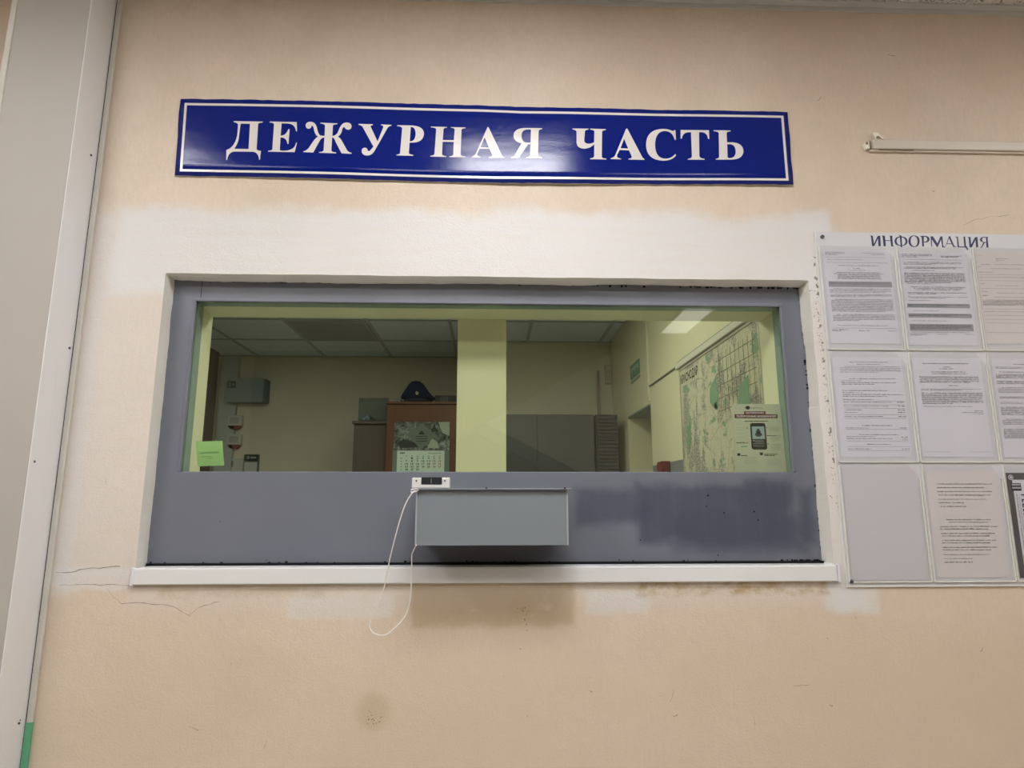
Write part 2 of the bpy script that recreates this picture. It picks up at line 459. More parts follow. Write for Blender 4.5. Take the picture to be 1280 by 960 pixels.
def plane_box(name, x0, x1, y0, y1, z0, z1, m):
    bm = bmesh.new(); box(bm, x0, x1, y0, y1, z0, z1); return mk(name, bm, m, kind='structure')
wall_left = plane_box('wall_left', LX0 - .1, LX0, LY, 0, 0, LZ + .15, M_lobby)
wall_right = plane_box('wall_right', LX1, LX1 + .1, LY, 0, 0, LZ + .15, M_lobby)
wall_back = plane_box('wall_back', LX0 - .1, LX1 + .1, LY - .1, LY, 0, LZ + .15, M_dark_wall)
floor = plane_box('floor', LX0 - .1, LX1 + .1, LY - .1, 0, -0.05, 0, M_floor)
floor2 = plane_box('floor', RX0 - .1, RX1 + .6, YI, RY + .1, -0.05, 0, M_floor)
plane_box('wall_far', RX0 - .1, -0.20, RY, RY + .1, 0, RZ + .15, M_office)
# right part of the far wall stands forward
bm = bmesh.new(); box(bm, -0.20, RX1 + .40, 3.28, RY + .1, 0, RZ + .15); mk('wall_far_right', bm, M_office, kind='structure')
plane_box('wall_office_left', RX0 - .1, RX0, YI, RY + .1, 0, RZ + .15, M_office)
# right wall of the duty room with a door recess
DY0, DY1, DZ = 2.052, 2.708, 2.05
bm = bmesh.new()
for (y0, y1, z0, z1) in ((YI, DY0, 1.663, RZ + .15), (DY0, DY1, DZ, RZ + .15), (DY1, 3.28, 0, RZ + .15)):
    box(bm, RX1, RX1 + .30, y0, y1, z0, z1, 0, 0)
box(bm, RX1, RX1 + .30, YI, DY0, 0, 1.663, 0, 1)
box(bm, RX1 + .30, RX1 + .36, YI, 3.28, 0, RZ + .15, 0, 0)
wall_office_right = mk('wall_office_right', bm, [M_office_bright, M_dado], kind='structure')
# grey lintel underside and dark door leaf in the recess
bm = bmesh.new(); box(bm, RX1 + .001, RX1 + .30, DY0, DY1, DZ - .012, DZ); mk('trim_3', bm, M_dado, kind='structure')
door = thing('door_1', '', '', (RX1 + .02, DY0 + .02, 0)); del door['label']; del door['category']; door['kind'] = 'structure'
bm = bmesh.new(); box(bm, RX1 + .06, RX1 + .30, DY0 + .02, DY0 + .06, 0.01, DZ - .09, .003); mk('door_leaf', bm, M_wood3, door)
bm = bmesh.new(); box(bm, RX1 + .03, RX1 + .06, DY0 + .018, DY0 + .05, 0.01, DZ - .09, .003); mk('door_frame', bm, M_dado, door)
# ceilings: slab above, grid and single tiles below
def ceiling(x0, x1, y0, y1, z, gx, gy, tile_m, grid_m, skip, slabname='ceiling'):
    c = plane_box(slabname, x0, x1, y0, y1, z + .06, z + .12, M_lobby)
    bm = bmesh.new()
    xs = [x0] + [gx + .6 * k for k in range(-12, 12) if x0 + .03 < gx + .6 * k < x1 - .03] + [x1]
    ys = [y0] + [gy + .6 * k for k in range(-12, 14) if y0 + .03 < gy + .6 * k < y1 - .03] + [y1]
    for x in xs[1:-1]: box(bm, x - .012, x + .012, y0, y1, z - .001, z + .02)
    for y in ys[1:-1]: box(bm, x0, x1, y - .012, y + .012, z - .0015, z + .02)
    mk('ceiling_grid', bm, grid_m, c)
    cache = {}
    for i in range(len(xs) - 1):
        for j in range(len(ys) - 1):
            if any(xs[i] < sx < xs[i + 1] and ys[j] < sy < ys[j + 1] for sx, sy in skip): continue
            w, d = round(xs[i + 1] - xs[i] - .022, 4), round(ys[j + 1] - ys[j] - .022, 4)
            cx, cy = (xs[i] + xs[i + 1]) / 2, (ys[j] + ys[j + 1]) / 2
            if (w, d) not in cache:
                b = bmesh.new(); box(b, -w / 2, w / 2, -d / 2, d / 2, 0, .014, .002)
                o = mk('ceiling_tile', b, tile_m, c, loc=Vector((0, 0, 0))); cache[(w, d)] = o.data
            else:
                o = bpy.data.objects.new('ceiling_tile', cache[(w, d)]); COL.objects.link(o); o.parent = c
            o.location = (cx, cy, z + .004 + random.uniform(0, .0015))
    return c
LOBBY_LAMPS = [(0.1, -1.24), (-1.7, -1.24), (2.5, -1.24), (-0.5, -2.44), (1.3, -2.44), (-1.7, -2.44)]  # first panel glares on the sign; the rest are added as unseen fill
ceil1 = ceiling(LX0, LX1, LY, 0, LZ, -0.2, -0.94, M_tile, M_trimc, LOBBY_LAMPS)
OFF_LAMPS = [(0.005, 1.155), (-1.795, 1.755)]
OFF_DEAD = [(-1.195, 2.955)]
ceil2 = ceiling(RX0, RX1, YI, RY, RZ, -0.895, 2.655, M_tile_off, M_grid, OFF_LAMPS + OFF_DEAD)
bm = bmesh.new()
box(bm, LX0, LX1, -0.024, 0, LZ - .004, LZ + .0035, .001); box(bm, LX0, LX1, -0.003, 0, LZ - .022, LZ - .004, .001)
mk('trim_1', bm, M_trimc, kind='structure')

def ceiling_lamp(x, y, z, w, d, m, label, group=None):
    t = thing('ceiling_lamp', label, 'lamp', (x, y, z), group)
    b = bmesh.new()
    for (a0, a1, b0, b1) in ((-w / 2, w / 2, -d / 2, -d / 2 + .015), (-w / 2, w / 2, d / 2 - .015, d / 2), (-w / 2, -w / 2 + .015, -d / 2 + .015, d / 2 - .015), (w / 2 - .015, w / 2, -d / 2 + .015, d / 2 - .015)):
        box(b, x + a0, x + a1, y + b0, y + b1, z - .006, z + .03, .001)
    mk('lamp_frame', b, M_grid if m is M_panel_off else M_white_pl, t)
    b = bmesh.new(); box(b, x - w / 2 + .015, x + w / 2 - .015, y - d / 2 + .015, y + d / 2 - .015, z - .002, z + .02); mk('diffuser', b, m, t)
    return t
for (x, y), w in zip(LOBBY_LAMPS, ('whose glare shows on the blue sign', 'added for fill over the left of the lobby', 'added for fill over the right of the lobby', 'added for fill left of the camera', 'added for fill right of the camera', 'added for fill at the left back of the lobby')):
    ceiling_lamp(x, y, LZ - .003, .59, .59, M_lamp if x == 0.1 else M_lamp_fill, 'square lit ceiling panel ' + w)
ceiling_lamp(0.005, 1.155, RZ - .003, .57, .57, M_lamp_office, 'square lit ceiling panel inside the duty room near the glass')
ceiling_lamp(-1.795, 1.755, RZ - .003, .57, .57, emissive('office_fill_diffuser', (1.0, 0.99, 0.93), 10.0), 'dimmer unseen fill panel added over the left of the duty room')  # unseen lamp added to brighten the left of the room
ceiling_lamp(-1.195, 2.955, RZ - .003, .572, .572, M_panel_off, 'unlit square grey lamp panel in the tiled duty room ceiling')

# ---- pier between the two inner openings
bm = bmesh.new(); box(bm, -0.109, 0.055, YI, YI + .10, 0, RZ, .002); mk('wall_pier', bm, M_pier, kind='structure')

# ================================================================== WINDOW
win = bpy.data.objects.new('window_1', None); COL.objects.link(win); win['kind'] = 'structure'; win.location = (0, YS, OZ0); ORG['window_1'] = Vector((0, YS, OZ0))
bm = bmesh.new()
def ring(bm, o, i, y0, y1, mat=0, bev=0.0):
    """rectangular frame plate: outer o, inner i = (x0,x1,z0,z1)"""
    def L4(r, y): return [bm.verts.new(p) for p in ((r[0], y, r[2]), (r[1], y, r[2]), (r[1], y, r[3]), (r[0], y, r[3]))]
    ib = (i[0] - bev, i[1] + bev, i[2] - bev, i[3] + bev)
    A, B, C, D, E = L4(o, y0), L4(ib, y0), L4(i, y0 + bev), L4(i, y1), L4(o, y1)
    for P, Q in ((A, B), (B, C), (C, D), (D, E), (E, A)):
        for k in range(4):
            try: bm.faces.new((P[k], P[(k + 1) % 4], Q[(k + 1) % 4], Q[k])).material_index = mat
            except ValueError: pass
ring(bm, (OX0 - .006, OX1 + .006, OZ0 - .004, OZ1 + .006), (GX0, GX1, GZ0, GZ1), YS, YS + .006, 0, .0025)
mk('steel_panel', bm, M_steel, win, loc=Vector((0, 0, 0)))
bm = bmesh.new()   # raised edge fillet around the glass
for (x0, x1, z0, z1) in ((GX0 - .010, GX1 + .010, GZ1, GZ1 + .010), (GX0 - .009, GX0, GZ0, GZ1), (GX1, GX1 + .009, GZ0, GZ1)):
    box(bm, x0, x1, YS - .003, YS, z0, z1, .0014)
mk('glazing_bead', bm, M_steel, win)
bm = bmesh.new(); box(bm, GX0 + .012, GX0 + .0135, YS - .0006, YS, GZ1 + .011, OZ1 - .002)
mk('weld_seam', bm, M_blackdirt, win)
bm = bmesh.new(); box(bm, GX0 - .004, GX1 + .004, .0700, .0840, GZ0 - .02, GZ1 + .004); mk('glass_pane', bm, M_glass, win)
bm = bmesh.new()
ring(bm, (GX0 - .06, GX1 + .06, GZ0 - .06, GZ1 + .05), (GX0 - .0045, GX1 + .0045, GZ0 - .03, GZ1 + .0045), .0641, .0695)
ring(bm, (GX0 - .06, GX1 + .06, GZ0 - .06, GZ1 + .05), (GX0 - .006, GX1 + .006, GZ0 - .03, GZ1 + .005), .0845, .1255)
mk('green_edge_strip', bm, M_teal, win)
# sill
bm = bmesh.new(); SZ1, SZ0 = 1.2715, 1.2275
box(bm, PY(170, 715).x, PY(1043.5, 715).x, -.014, .0562, SZ0, SZ1, .003, 0, 2)
mk('window_sill', bm, M_sill, win)
bm = bmesh.new()
for s, x in ((0, PY(168.5, 715).x), (1, PY(1045.5, 715).x)): box(bm, x - .004, x + .004, -.0145, .0, SZ0 - .003, SZ1 + .001, .0015)
mk('sill_end_cap', bm, M_white_pl, win)
bm = bmesh.new(); box(bm, OX0 + .004, OX1 - .004, .045, .0565, SZ1 + .0002, SZ1 + .0065)   # black sealant gap
rnd = random.Random(5)
for k in range(60):
    px = rnd.choice([rnd.uniform(186, 700), rnd.uniform(975, 1027), rnd.uniform(186, 1027)]); p = PY(px, 704, YS); w = rnd.uniform(.001, .004)
    box(bm, p.x - w, p.x + w, YS - .0012, YS, SZ1 + .004, SZ1 + .0065 + rnd.uniform(.0005, .0045))
mk('dirt_line', bm, M_blackdirt, win, kind='stuff')
bm = bmesh.new()
for (px, py, r) in ((885, 619.5, .0026), (883, 633, .0018), (905, 641, .0022), (906, 647, .0012), (942.5, 639.5, .0024), (947.5, 650, .002), (800.5, 675, .0018), (897.5, 694, .002), (925, 626, .001), (932, 632, .001), (945, 631, .001), (960, 645, .0008), (860, 700, .0015), (774, 700, .002), (275, 652, .0012), (333, 700, .0016), (958, 593, .001)):
    p = PY(px, py, YS); disc(bm, (p.x, p.z), r, YS - .0008, YS, 7)
mk('paint_chip', bm, M_blackdirt, win, kind='stuff')
# chipped dark bits along the plaster edge
bm = bmesh.new()
for k in range(110):
    side = rnd.random()
    if side < .7:
        px = rnd.choice([rnd.uniform(860, 998), rnd.uniform(225, 990), rnd.uniform(325, 440)]); t = (px - 217) / (999 - 217); p = PY(px, 349.5 + 10 * t + 1.5, YS)
        box(bm, p.x - rnd.uniform(.001, .006), p.x + rnd.uniform(.001, .004), YS - .0012, YS, p.z - rnd.uniform(0.0, .003), p.z + .004)
    else:
        z = rnd.uniform(1.3, 2.1); box(bm, OX1 - .0045 - rnd.uniform(0, .003), OX1, YS - .0012, YS, z, z + rnd.uniform(.002, .012))
mk('edge_chip', bm, M_blackdirt, win, kind='stuff')

# wall cracks and scratches (thin dark ribbons set in the plaster)
def crack(pxs, w=.0009, name='crack'):
    b = bmesh.new(); rr = random.Random(len(pxs) * 7)
    pts = []
    for i in range(len(pxs) - 1):
        a, c = Vector((*pxs[i], 0)), Vector((*pxs[i + 1], 0)); n = max(2, int((c - a).length / 5))
        for k in range(n): q = a.lerp(c, k / n); pts.append((q.x + rr.uniform(-.9, .9), q.y + rr.uniform(-.9, .9)))
    pts.append(pxs[-1])
    P = [PY(x, y, 0) for x, y in pts]; ww = [w * rr.uniform(.4, 1.2) for _ in P]
    V0 = [b.verts.new((p.x, -.0006, p.z + s)) for p, s in zip(P, ww)]; V1 = [b.verts.new((p.x + .0004, -.0006, p.z - s)) for p, s in zip(P, ww)]
    for i in range(len(P) - 1): b.faces.new((V0[i], V0[i + 1], V1[i + 1], V1[i]))
    return mk(name, b, M_crack, wall_front)
M_crack = simple('crack_shadowed_plaster', (0.24, 0.185, 0.13), 0.9, 0.1)
crack([(70, 715), (88, 715), (105, 711), (130, 710), (150, 708)], .0008)
crack([(132, 733), (142, 747), (152, 754), (165, 753), (190, 755), (212, 757), (225, 763), (238, 770)], .0008)
crack([(238, 769), (248, 760), (262, 755), (275, 752)], .0006)
crack([(76, 731), (150, 731), (165, 732)], .0005)
crack([(1205, 282), (1218, 275), (1240, 271), (1262, 268)], .0005)
crack([(1110, 68), (1119, 70)], .0012, 'scratch'); crack([(1022, 126), (1026, 121)], .0012, 'scratch')
crack([(289, 828), (290, 832)], .0014, 'scratch'); crack([(330, 936), (333, 925)], .0007, 'scratch')
crack([(237, 907), (248, 913)], .0009, 'scratch'); crack([(1226, 814), (1228, 810)], .0016, 'scratch')
crack([(943, 896), (943, 912)], .0006, 'scratch'); crack([(1034, 797), (1035, 799)], .0018, 'scratch')
crack([(1037, 881), (1041, 882)], .0013, 'scratch'); crack([(992, 857), (1012, 856)], .0005, 'scratch')
crack([(1069, 770), (1071, 774)], .0014, 'scratch'); crack([(838, 877), (842, 863)], .0006, 'scratch')
crack([(650, 810), (651, 812)], .002, 'scratch'); crack([(659, 894), (660, 896)], .0016, 'scratch'); crack([(738, 863), (740, 865)], .0016, 'scratch')
crack([(842, 895), (847, 893)], .0013, 'scratch'); crack([(1165, 238), (1168, 239)], .0014, 'scratch')
b = bmesh.new(); rr = random.Random(11)
for cx, cy, s, n in ((465, 897, 7, 26), (655, 767, 9, 22)):
    for k in range(n):
        p = PY(rr.gauss(cx, s * .5), rr.gauss(cy, s), 0); r = rr.uniform(.0006, .0018); disc(b, (p.x, p.z), r, -.0008, 0, 6)
mk('flaked_spot', b, M_crack, wall_front, kind='stuff')
b = bmesh.new()
for k in range(70):
    px = rr.uniform(1011, 1024) + 0; py = rr.uniform(362, 440) if k < 45 else rr.uniform(440, 640)
    p = PY(px + (py - 350) * .09, py, 0); r = rr.uniform(.0005, .0018); disc(b, (p.x, p.z), r, -.0008, 0, 5)
mk('flaked_spot', b, M_crack, wall_front, kind='stuff')

# ================================================================== BOXED CHASE at the left
ch = bpy.data.objects.new('trim_2', None); COL.objects.link(ch); ch['kind'] = 'structure'; ch.location = (-1.315, 0, 0); ORG['trim_2'] = Vector((-1.315, 0, 0))
XC0, XC1, YC = -1.421, -1.208, -.12
bm = bmesh.new(); box(bm, XC0, XC1, YC, 0, 0, LZ, .002); mk('panel', bm, M_chase, ch)
bm = bmesh.new(); box(bm, XC1, XC1 + .0030, YC - .001, -.060, 0, LZ, .001); mk('corner_strip', bm, M_chase_side, ch)
bm = bmesh.new(); box(bm, XC1, XC1 + .0018, -.0598, -.006, 0, LZ, .0008); mk('side_strip', bm, M_chase_side, ch)
bm = bmesh.new(); box(bm, XC1, XC1 + .0045, -.006, 0, 0, LZ); mk('joint_gap', bm, M_gap, ch)
bm = bmesh.new(); box(bm, XC1 + .0045, XC1 + .020, -.010, 0, 0, LZ, .003, 0, 2); mk('wall_bead', bm, M_bead, ch)
bm = bmesh.new(); box(bm, XC0 - .018, XC0, YC - .002, YC + .012, 0, LZ, .002); mk('left_bead', bm, M_bead, ch)
bm = bmesh.new()
box(bm, XC1 + .0046, XC1 + .0203, -.0106, -.001, PY(35, 965).z - .3, PY(40, 903, -.01).z, .001)
mk('green_paint_remnant', bm, M_green_pt, ch)
bm = bmesh.new()
for px, py in ((114, 194), (87, 435), (43, 577)):
    p = PX(px, py, XC1 + .003)
    tube(bm, [(p.x - .001, p.y, p.z), (p.x + .0012, p.y, p.z)], .0035, 10)
mk('screw', bm, M_screw, ch)
bm = bmesh.new(); p = PY(24, 904, YC); disc(bm, (p.x, p.z), .003, YC - .001, YC, 8); p = PY(25.5, 900, YC); disc(bm, (p.x, p.z), .0015, YC - .001, YC, 8)
mk('knock_mark', bm, M_screw, ch)

# ================================================================== BLUE SIGN
def interp(tab, x):
    for (x0, y0), (x1, y1) in zip(tab, tab[1:]):
        if x <= x1: return y0 + (y1 - y0) * (x - x0) / (x1 - x0)
    return tab[-1][1]
TOP = [(226.5, 124.8), (300, 125.8), (416, 128.6), (520, 131.2), (600, 133.4), (652, 136.2), (720, 137.0), (784, 137.9), (880, 139.6), (983, 141.8)]
BOT = [(219.5, 220.6), (320, 222.6), (410, 224.8), (520, 227.8), (620, 230.6), (720, 231.3), (810, 231.6), (900, 231.9), (990.4, 232.6)]
def sgn(u, v):
    """u along, v 0 at the top edge and 1 at the bottom edge, in pixels of the wall plane"""
    xt = 226.5 + (983 - 226.5) * u; xb = 219.5 + (990.4 - 219.5) * u
    yt, yb = interp(TOP, xt), interp(BOT, xb)
    return (xt + (xb - xt) * v, yt + (yb - yt) * v)
def bow(x): return -.007 - .002 * math.exp(-((x - .15) / .35) ** 2) - .0015 * math.sin(x * 9)
sign = thing('lettered_sign', 'long bowed blue enamel sign with white ДЕЖУРНАЯ ЧАСТЬ above the window', 'sign', PY(605, 232, 0))
bm = bmesh.new(); NU, NV = 96, 6; G = []; rr = random.Random(2)
for i in range(NU + 1):
    row = []
    for j in range(NV + 1):
        x, y = sgn(i / NU, j / NV)
        if j in (0, NV): y += rr.uniform(-.35, .35)
        if i in (0, NU): x += rr.uniform(-.5, .5)
        p = PY(x, y, 0); row.append(bm.verts.new((p.x, bow(p.x), p.z)))
    G.append(row)
Bk = [[bm.verts.new(v.co + Vector((0, .003, 0))) for v in row] for row in G]
for i in range(NU):
    for j in range(NV):
        f = bm.faces.new((G[i][j], G[i + 1][j], G[i + 1][j + 1], G[i][j + 1])); f.smooth = True
        bm.faces.new((Bk[i][j], Bk[i][j + 1], Bk[i + 1][j + 1], Bk[i + 1][j])).material_index = 1
for i in range(NU):
    for j in (0, NV): bm.faces.new((G[i][j], G[i + 1][j], Bk[i + 1][j], Bk[i][j])).material_index = 1
for j in range(NV):
    for i in (0, NU): bm.faces.new((G[i][j], G[i][j + 1], Bk[i][j + 1], Bk[i][j])).material_index = 1
mk('sign_plate', bm, [M_signblue, M_edge], sign)
# white border line
bm = bmesh.new()
def sp(u, v, dy=-.0006):
    x, y = sgn(u, v); p = PY(x, y, 0); return Vector((p.x, bow(p.x) + dy, p.z))
U0, U1, V0, V1 = .0078, .9925, .055, .945; tu, tv = .0040, .030
for i in range(NU):
    a, c = U0 + (U1 - U0) * i / NU, U0 + (U1 - U0) * (i + 1) / NU
    for v0, v1 in ((V0, V0 + tv), (V1 - tv, V1)): quad(bm, sp(a, v1), sp(c, v1), sp(c, v0), sp(a, v0))
for u0, u1 in ((U0, U0 + tu), (U1 - tu, U1)):
    quad(bm, sp(u0, V1), sp(u1, V1), sp(u1, V0), sp(u0, V0))
mk('border_line', bm, M_signwhite, sign)

def parse(path, ox, oy, s):
    """SVG-like path (M L Q, absolute) in crop pixels -> list of photo-pixel points"""
    tok = path.replace('M', ' M ').replace('L', ' L ').replace('Q', ' Q ').replace('Z', ' ').replace(',', ' ').split()
    pts = []; i = 0; cmd = 'L'
    while i < len(tok):
        if tok[i] in 'MLQ': cmd = tok[i]; i += 1; continue
        if cmd in 'ML': pts.append((float(tok[i]), float(tok[i + 1]))); i += 2
        else:
            c = (float(tok[i]), float(tok[i + 1])); e = (float(tok[i + 2]), float(tok[i + 3])); p0 = pts[-1]; i += 4
            for k in range(1, 9):
                t = k / 8; pts.append(tuple((1 - t) ** 2 * p0[a] + 2 * t * (1 - t) * c[a] + t * t * e[a] for a in (0, 1)))
    if abs(pts[0][0] - pts[-1][0]) + abs(pts[0][1] - pts[-1][1]) < .01: pts.pop()
    return [(ox + x / s, oy + y / s) for x, y in pts]
def glyph(bm, loops, fn, ox, oy, s):
    L = [parse(p, ox, oy, s) for p in loops]
    tris = tessellate_polygon([[Vector((x, y, 0)) for x, y in l] for l in L])
    vs = [bm.verts.new(fn(x, y)) for l in L for x, y in l]
    for t in tris:
        try:
            f = bm.faces.new([vs[i] for i in t])
            f.normal_update()
            if f.normal.y > 0: f.normal_flip()
        except ValueError: pass
def fn_sign(x, y):
    p = PY(x, y, 0); return Vector((p.x, bow(p.x) - .0007, p.z))
A6, A7, A8 = (280, 140, 5.818), (490, 145, 6.095), (700, 145, 5.12)
LET = [
 (A6, [["M77,75 L288,80 L287,87 Q255,87 254,100 L243,278 Q248,290 275,293 L267,357 L262,357 Q256,300 215,298 L80,296 Q38,300 28,357 L23,357 L23,284 Q50,278 72,250 Q98,215 104,160 L108,105 Q108,86 77,83",
        "M126,100 Q126,94 134,94 L195,95 L185,278 L80,276 Q112,235 116,180"]]),
 (A6, [["M338,80 L535,85 L537,152 L530,152 Q522,95 465,95 L425,94 L418,182 Q455,185 475,135 L483,135 L475,243 L468,243 Q462,195 417,196 L412,282 Q412,292 430,292 Q520,296 530,235 L537,235 L520,303 L328,298 L328,291 Q352,292 358,280 L370,100 Q368,88 338,87"]]),
 (A6, [["M707,90 L830,95 L829,101 Q800,102 797,112 L793,186 Q822,184 835,155 Q855,90 895,88 Q932,90 932,118 Q928,142 905,140 Q888,138 880,122 Q868,118 862,150 Q856,178 832,190 Q850,200 862,222 L900,290 Q912,305 932,308 L932,315 L860,312 L815,225 Q805,198 792,196 L786,290 Q788,304 820,305 L820,312 L697,308 L697,302 Q728,302 730,288 L736,196 Q715,200 705,215 L655,306 L583,303 L583,297 Q602,295 620,275 L655,225 Q672,200 690,190 Q668,180 660,140 Q655,108 643,112 Q640,132 622,134 Q600,132 600,108 Q602,84 636,83 Q672,86 682,128 Q690,175 708,183 L737,186 L740,112 Q738,98 707,96"]]),
 (A6, [["M983,98 L1085,100 L1085,107 Q1068,108 1070,118 L1120,225 L1160,125 Q1168,108 1145,106 L1145,101 L1220,104 L1220,110 Q1200,112 1190,130 L1100,290 Q1078,327 1045,327 Q1008,325 1005,295 Q1006,272 1028,270 Q1048,272 1048,290 Q1058,300 1068,288 L1090,262 L1012,120 Q1002,106 983,105"]]),
 (A7, [["M42,80 L160,82 Q245,90 245,145 Q240,210 160,212 L136,212 L130,290 Q132,303 163,305 L163,312 L37,310 L37,303 Q62,303 64,290 L80,105 Q78,90 42,87", "M145,93 L137,202 Q178,205 182,148 Q182,92 145,93"]]),
 (A7, [["M297,90 L420,93 L420,99 Q396,100 394,112 L388,192 L472,194 L478,115 Q478,101 450,99 L450,95 L560,98 L560,104 Q532,106 530,118 L524,302 Q526,316 560,318 L560,325 L438,322 L438,316 Q466,315 468,302 L471,208 L387,206 L383,300 Q384,312 415,315 L415,321 L293,318 L293,312 Q322,310 325,298 L338,112 Q336,98 297,96"]]),
 (A7, [["M735,97 L835,305 Q845,325 858,328 L858,333 L738,331 L738,325 Q770,322 762,305 L742,262 L668,260 L650,300 Q645,318 675,322 L675,328 L608,326 L608,320 Q628,315 640,295 L728,97", "M706,175 L673,250 L738,252"]]),
 (A7, [["M1142,108 L1142,115 Q1118,118 1115,130 L1110,310 Q1112,326 1140,330 L1140,337 L1018,334 L1018,328 Q1048,326 1050,312 L1054,230 L1035,230 L970,325 Q965,334 950,334 L905,333 L905,327 Q925,325 935,310 L985,222 Q925,210 925,160 Q930,108 1010,106", "M1057,118 L1030,118 Q985,122 985,165 Q988,218 1030,218 L1054,218"]]),
 (A8, [["M77,92 L180,92 L180,98 Q158,100 156,112 L152,165 Q152,190 185,188 Q205,186 215,178 L217,112 Q216,100 190,98 L190,92 L290,94 L290,100 Q268,102 266,112 L264,268 Q266,282 293,282 L293,288 L190,287 L190,281 Q214,280 216,266 L216,190 Q190,220 150,220 Q105,218 103,180 L103,115 Q101,100 77,98"]]),
 (A8, [["M428,90 L520,265 Q530,282 537,283 L537,288 L435,287 L435,281 Q462,280 455,264 L438,228 L378,226 L362,258 Q356,278 388,281 L388,286 L322,285 L322,279 Q340,276 350,260 L420,90", "M407,155 L384,215 L433,217"]]),
 (A8, [["M735,98 L738,160 L730,160 Q715,103 665,103 Q605,108 605,195 Q608,280 672,280 Q710,280 733,250 L740,258 Q715,293 655,293 Q550,288 547,195 Q548,95 650,90 Q690,90 715,103 Q722,104 728,98"]]),
 (A8, [["M768,97 L948,100 L950,155 L942,155 Q938,112 895,112 L885,112 L887,262 Q890,280 920,282 L920,288 L814,287 L814,281 Q838,280 840,264 L834,112 L822,112 Q780,112 776,153 L768,152"]]),
 (A8, [["M978,100 L1085,102 L1085,108 Q1060,110 1060,120 L1063,178 L1100,178 Q1165,185 1167,235 Q1165,285 1095,288 L992,288 L992,282 Q1012,280 1013,268 L1010,120 Q1008,108 978,106", "M1064,190 L1066,270 Q1068,280 1085,278 Q1118,275 1118,235 Q1115,190 1080,190"]]),
]
for A, groups in LET:
    bm = bmesh.new()
    for g in groups: glyph(bm, g, fn_sign, *A)
    mk('letter', bm, M_signwhite, sign)

# ================================================================== INFORMATION BOARD
BX0, BX1, BZ0, BZ1 = 1.012, 1.752, 1.212, 2.279
board = thing('information_board', 'frosted plastic notice board titled ИНФОРМАЦИЯ with nine clear pockets', 'notice board', (1.38, 0, BZ0))
bm = bmesh.new(); box(bm, BX0, BX1, -.004, -.0005, BZ0, BZ1, .0008); mk('backing_sheet', bm, M_board, board)
bm = bmesh.new(); box(bm, BX0 - .0012, BX0 + .0012, -.0055, -.0002, BZ0, BZ1); box(bm, BX0, BX1, -.0055, -.0002, BZ0 - .0012, BZ0 + .0012); mk('sheet_edge', bm, M_edge, board)
for px, py in ((1026.5, 297), (1062.5, 726.5)):
    p = PY(px, py); b = bmesh.new(); disc(b, (p.x, p.z), .0055, -.0098, -.004, 14, 0, .0015)
    box(b, p.x - .004, p.x + .004, -.0118, -.0110, p.z - .0006, p.z + .0006, 0, 1); mk('screw', b, [M_screw, M_blackdirt], board)
# title letters (own outlines, drawn in pixels of two enlarged crops)
B1, B2 = (1080, 285, 15.06), (1155, 285, 15.06)
TIT = [
 (B1, ["M95,152 L150,155 L172,310 L240,160 L290,155 L300,352 L255,352 L248,210 L178,350 L135,350 L118,190 Q115,160 95,158"]),
 (B1, ["M315,152 L375,157 L385,240 L480,242 L468,155 L515,155 L527,330 Q530,350 550,352 L548,358 L495,355 L483,255 L388,253 L395,352 L352,352 L335,190 Q332,160 315,158"]),
 (B1, ["M620,138 L685,152 L690,172 Q800,178 802,262 Q795,345 700,348 L708,372 L675,372 L672,348 Q560,340 557,262 Q562,178 655,172 L652,155 Q640,145 620,143", "M658,188 Q595,195 597,262 Q605,330 670,334", "M692,188 L700,334 Q762,330 764,262 Q755,195 692,188"]),
 (B1, ["M920,150 Q1028,155 1030,255 Q1025,368 935,370 Q820,362 818,262 Q822,155 920,150", "M918,162 Q862,168 860,258 Q865,350 938,356 Q985,350 988,258 Q982,168 918,162"]),
 (B1, ["M1035,160 Q1080,158 1130,160 Q1215,165 1215,225 Q1212,282 1140,284 L1108,280 L1112,358 L1078,358 L1068,200 Q1062,168 1035,166", "M1108,175 L1108,268 Q1170,272 1172,225 Q1170,176 1108,175"]),
 (B2, ["M105,168 L150,168 L235,300 L290,168 L328,168 L342,340 Q346,358 375,362 L372,378 L325,375 L302,230 L238,370 L225,370 L128,225 L135,360 L118,360"]),
 (B2, ["M448,165 L472,165 L545,335 Q560,358 588,362 L585,370 L530,368 L505,315 L410,313 L395,345 Q390,362 380,362 L372,362 Q385,350 395,325 L440,200 Q445,180 448,165", "M452,205 L417,300 L498,302"]),
 (B2, ["M562,172 L618,175 L640,358 L740,360 L722,175 L755,172 L772,352 Q800,360 812,425 L790,425 Q780,380 745,376 L612,374 L600,205 Q590,178 562,178"]),
 (B2, ["M800,178 L855,180 L868,320 L940,185 L985,180 L1000,375 L960,375 L948,235 L880,375 L835,372 L822,210 Q818,186 800,184"]),
 (B2, ["M1190,180 L1188,190 L1175,195 L1195,378 L1155,378 L1150,288 L1120,292 L1075,372 Q1060,388 1030,384 Q1055,372 1065,350 L1098,282 Q1030,265 1032,228 Q1040,180 1110,178", "M1145,192 L1110,192 Q1070,198 1072,232 Q1078,272 1125,276 L1150,275"]),
]
for A, loops in TIT:
    bm = bmesh.new(); glyph(bm, loops, lambda x, y: PY(x, y, 0) + Vector((0, -.0046, 0)), *A); mk('letter', bm, M_navy, board)

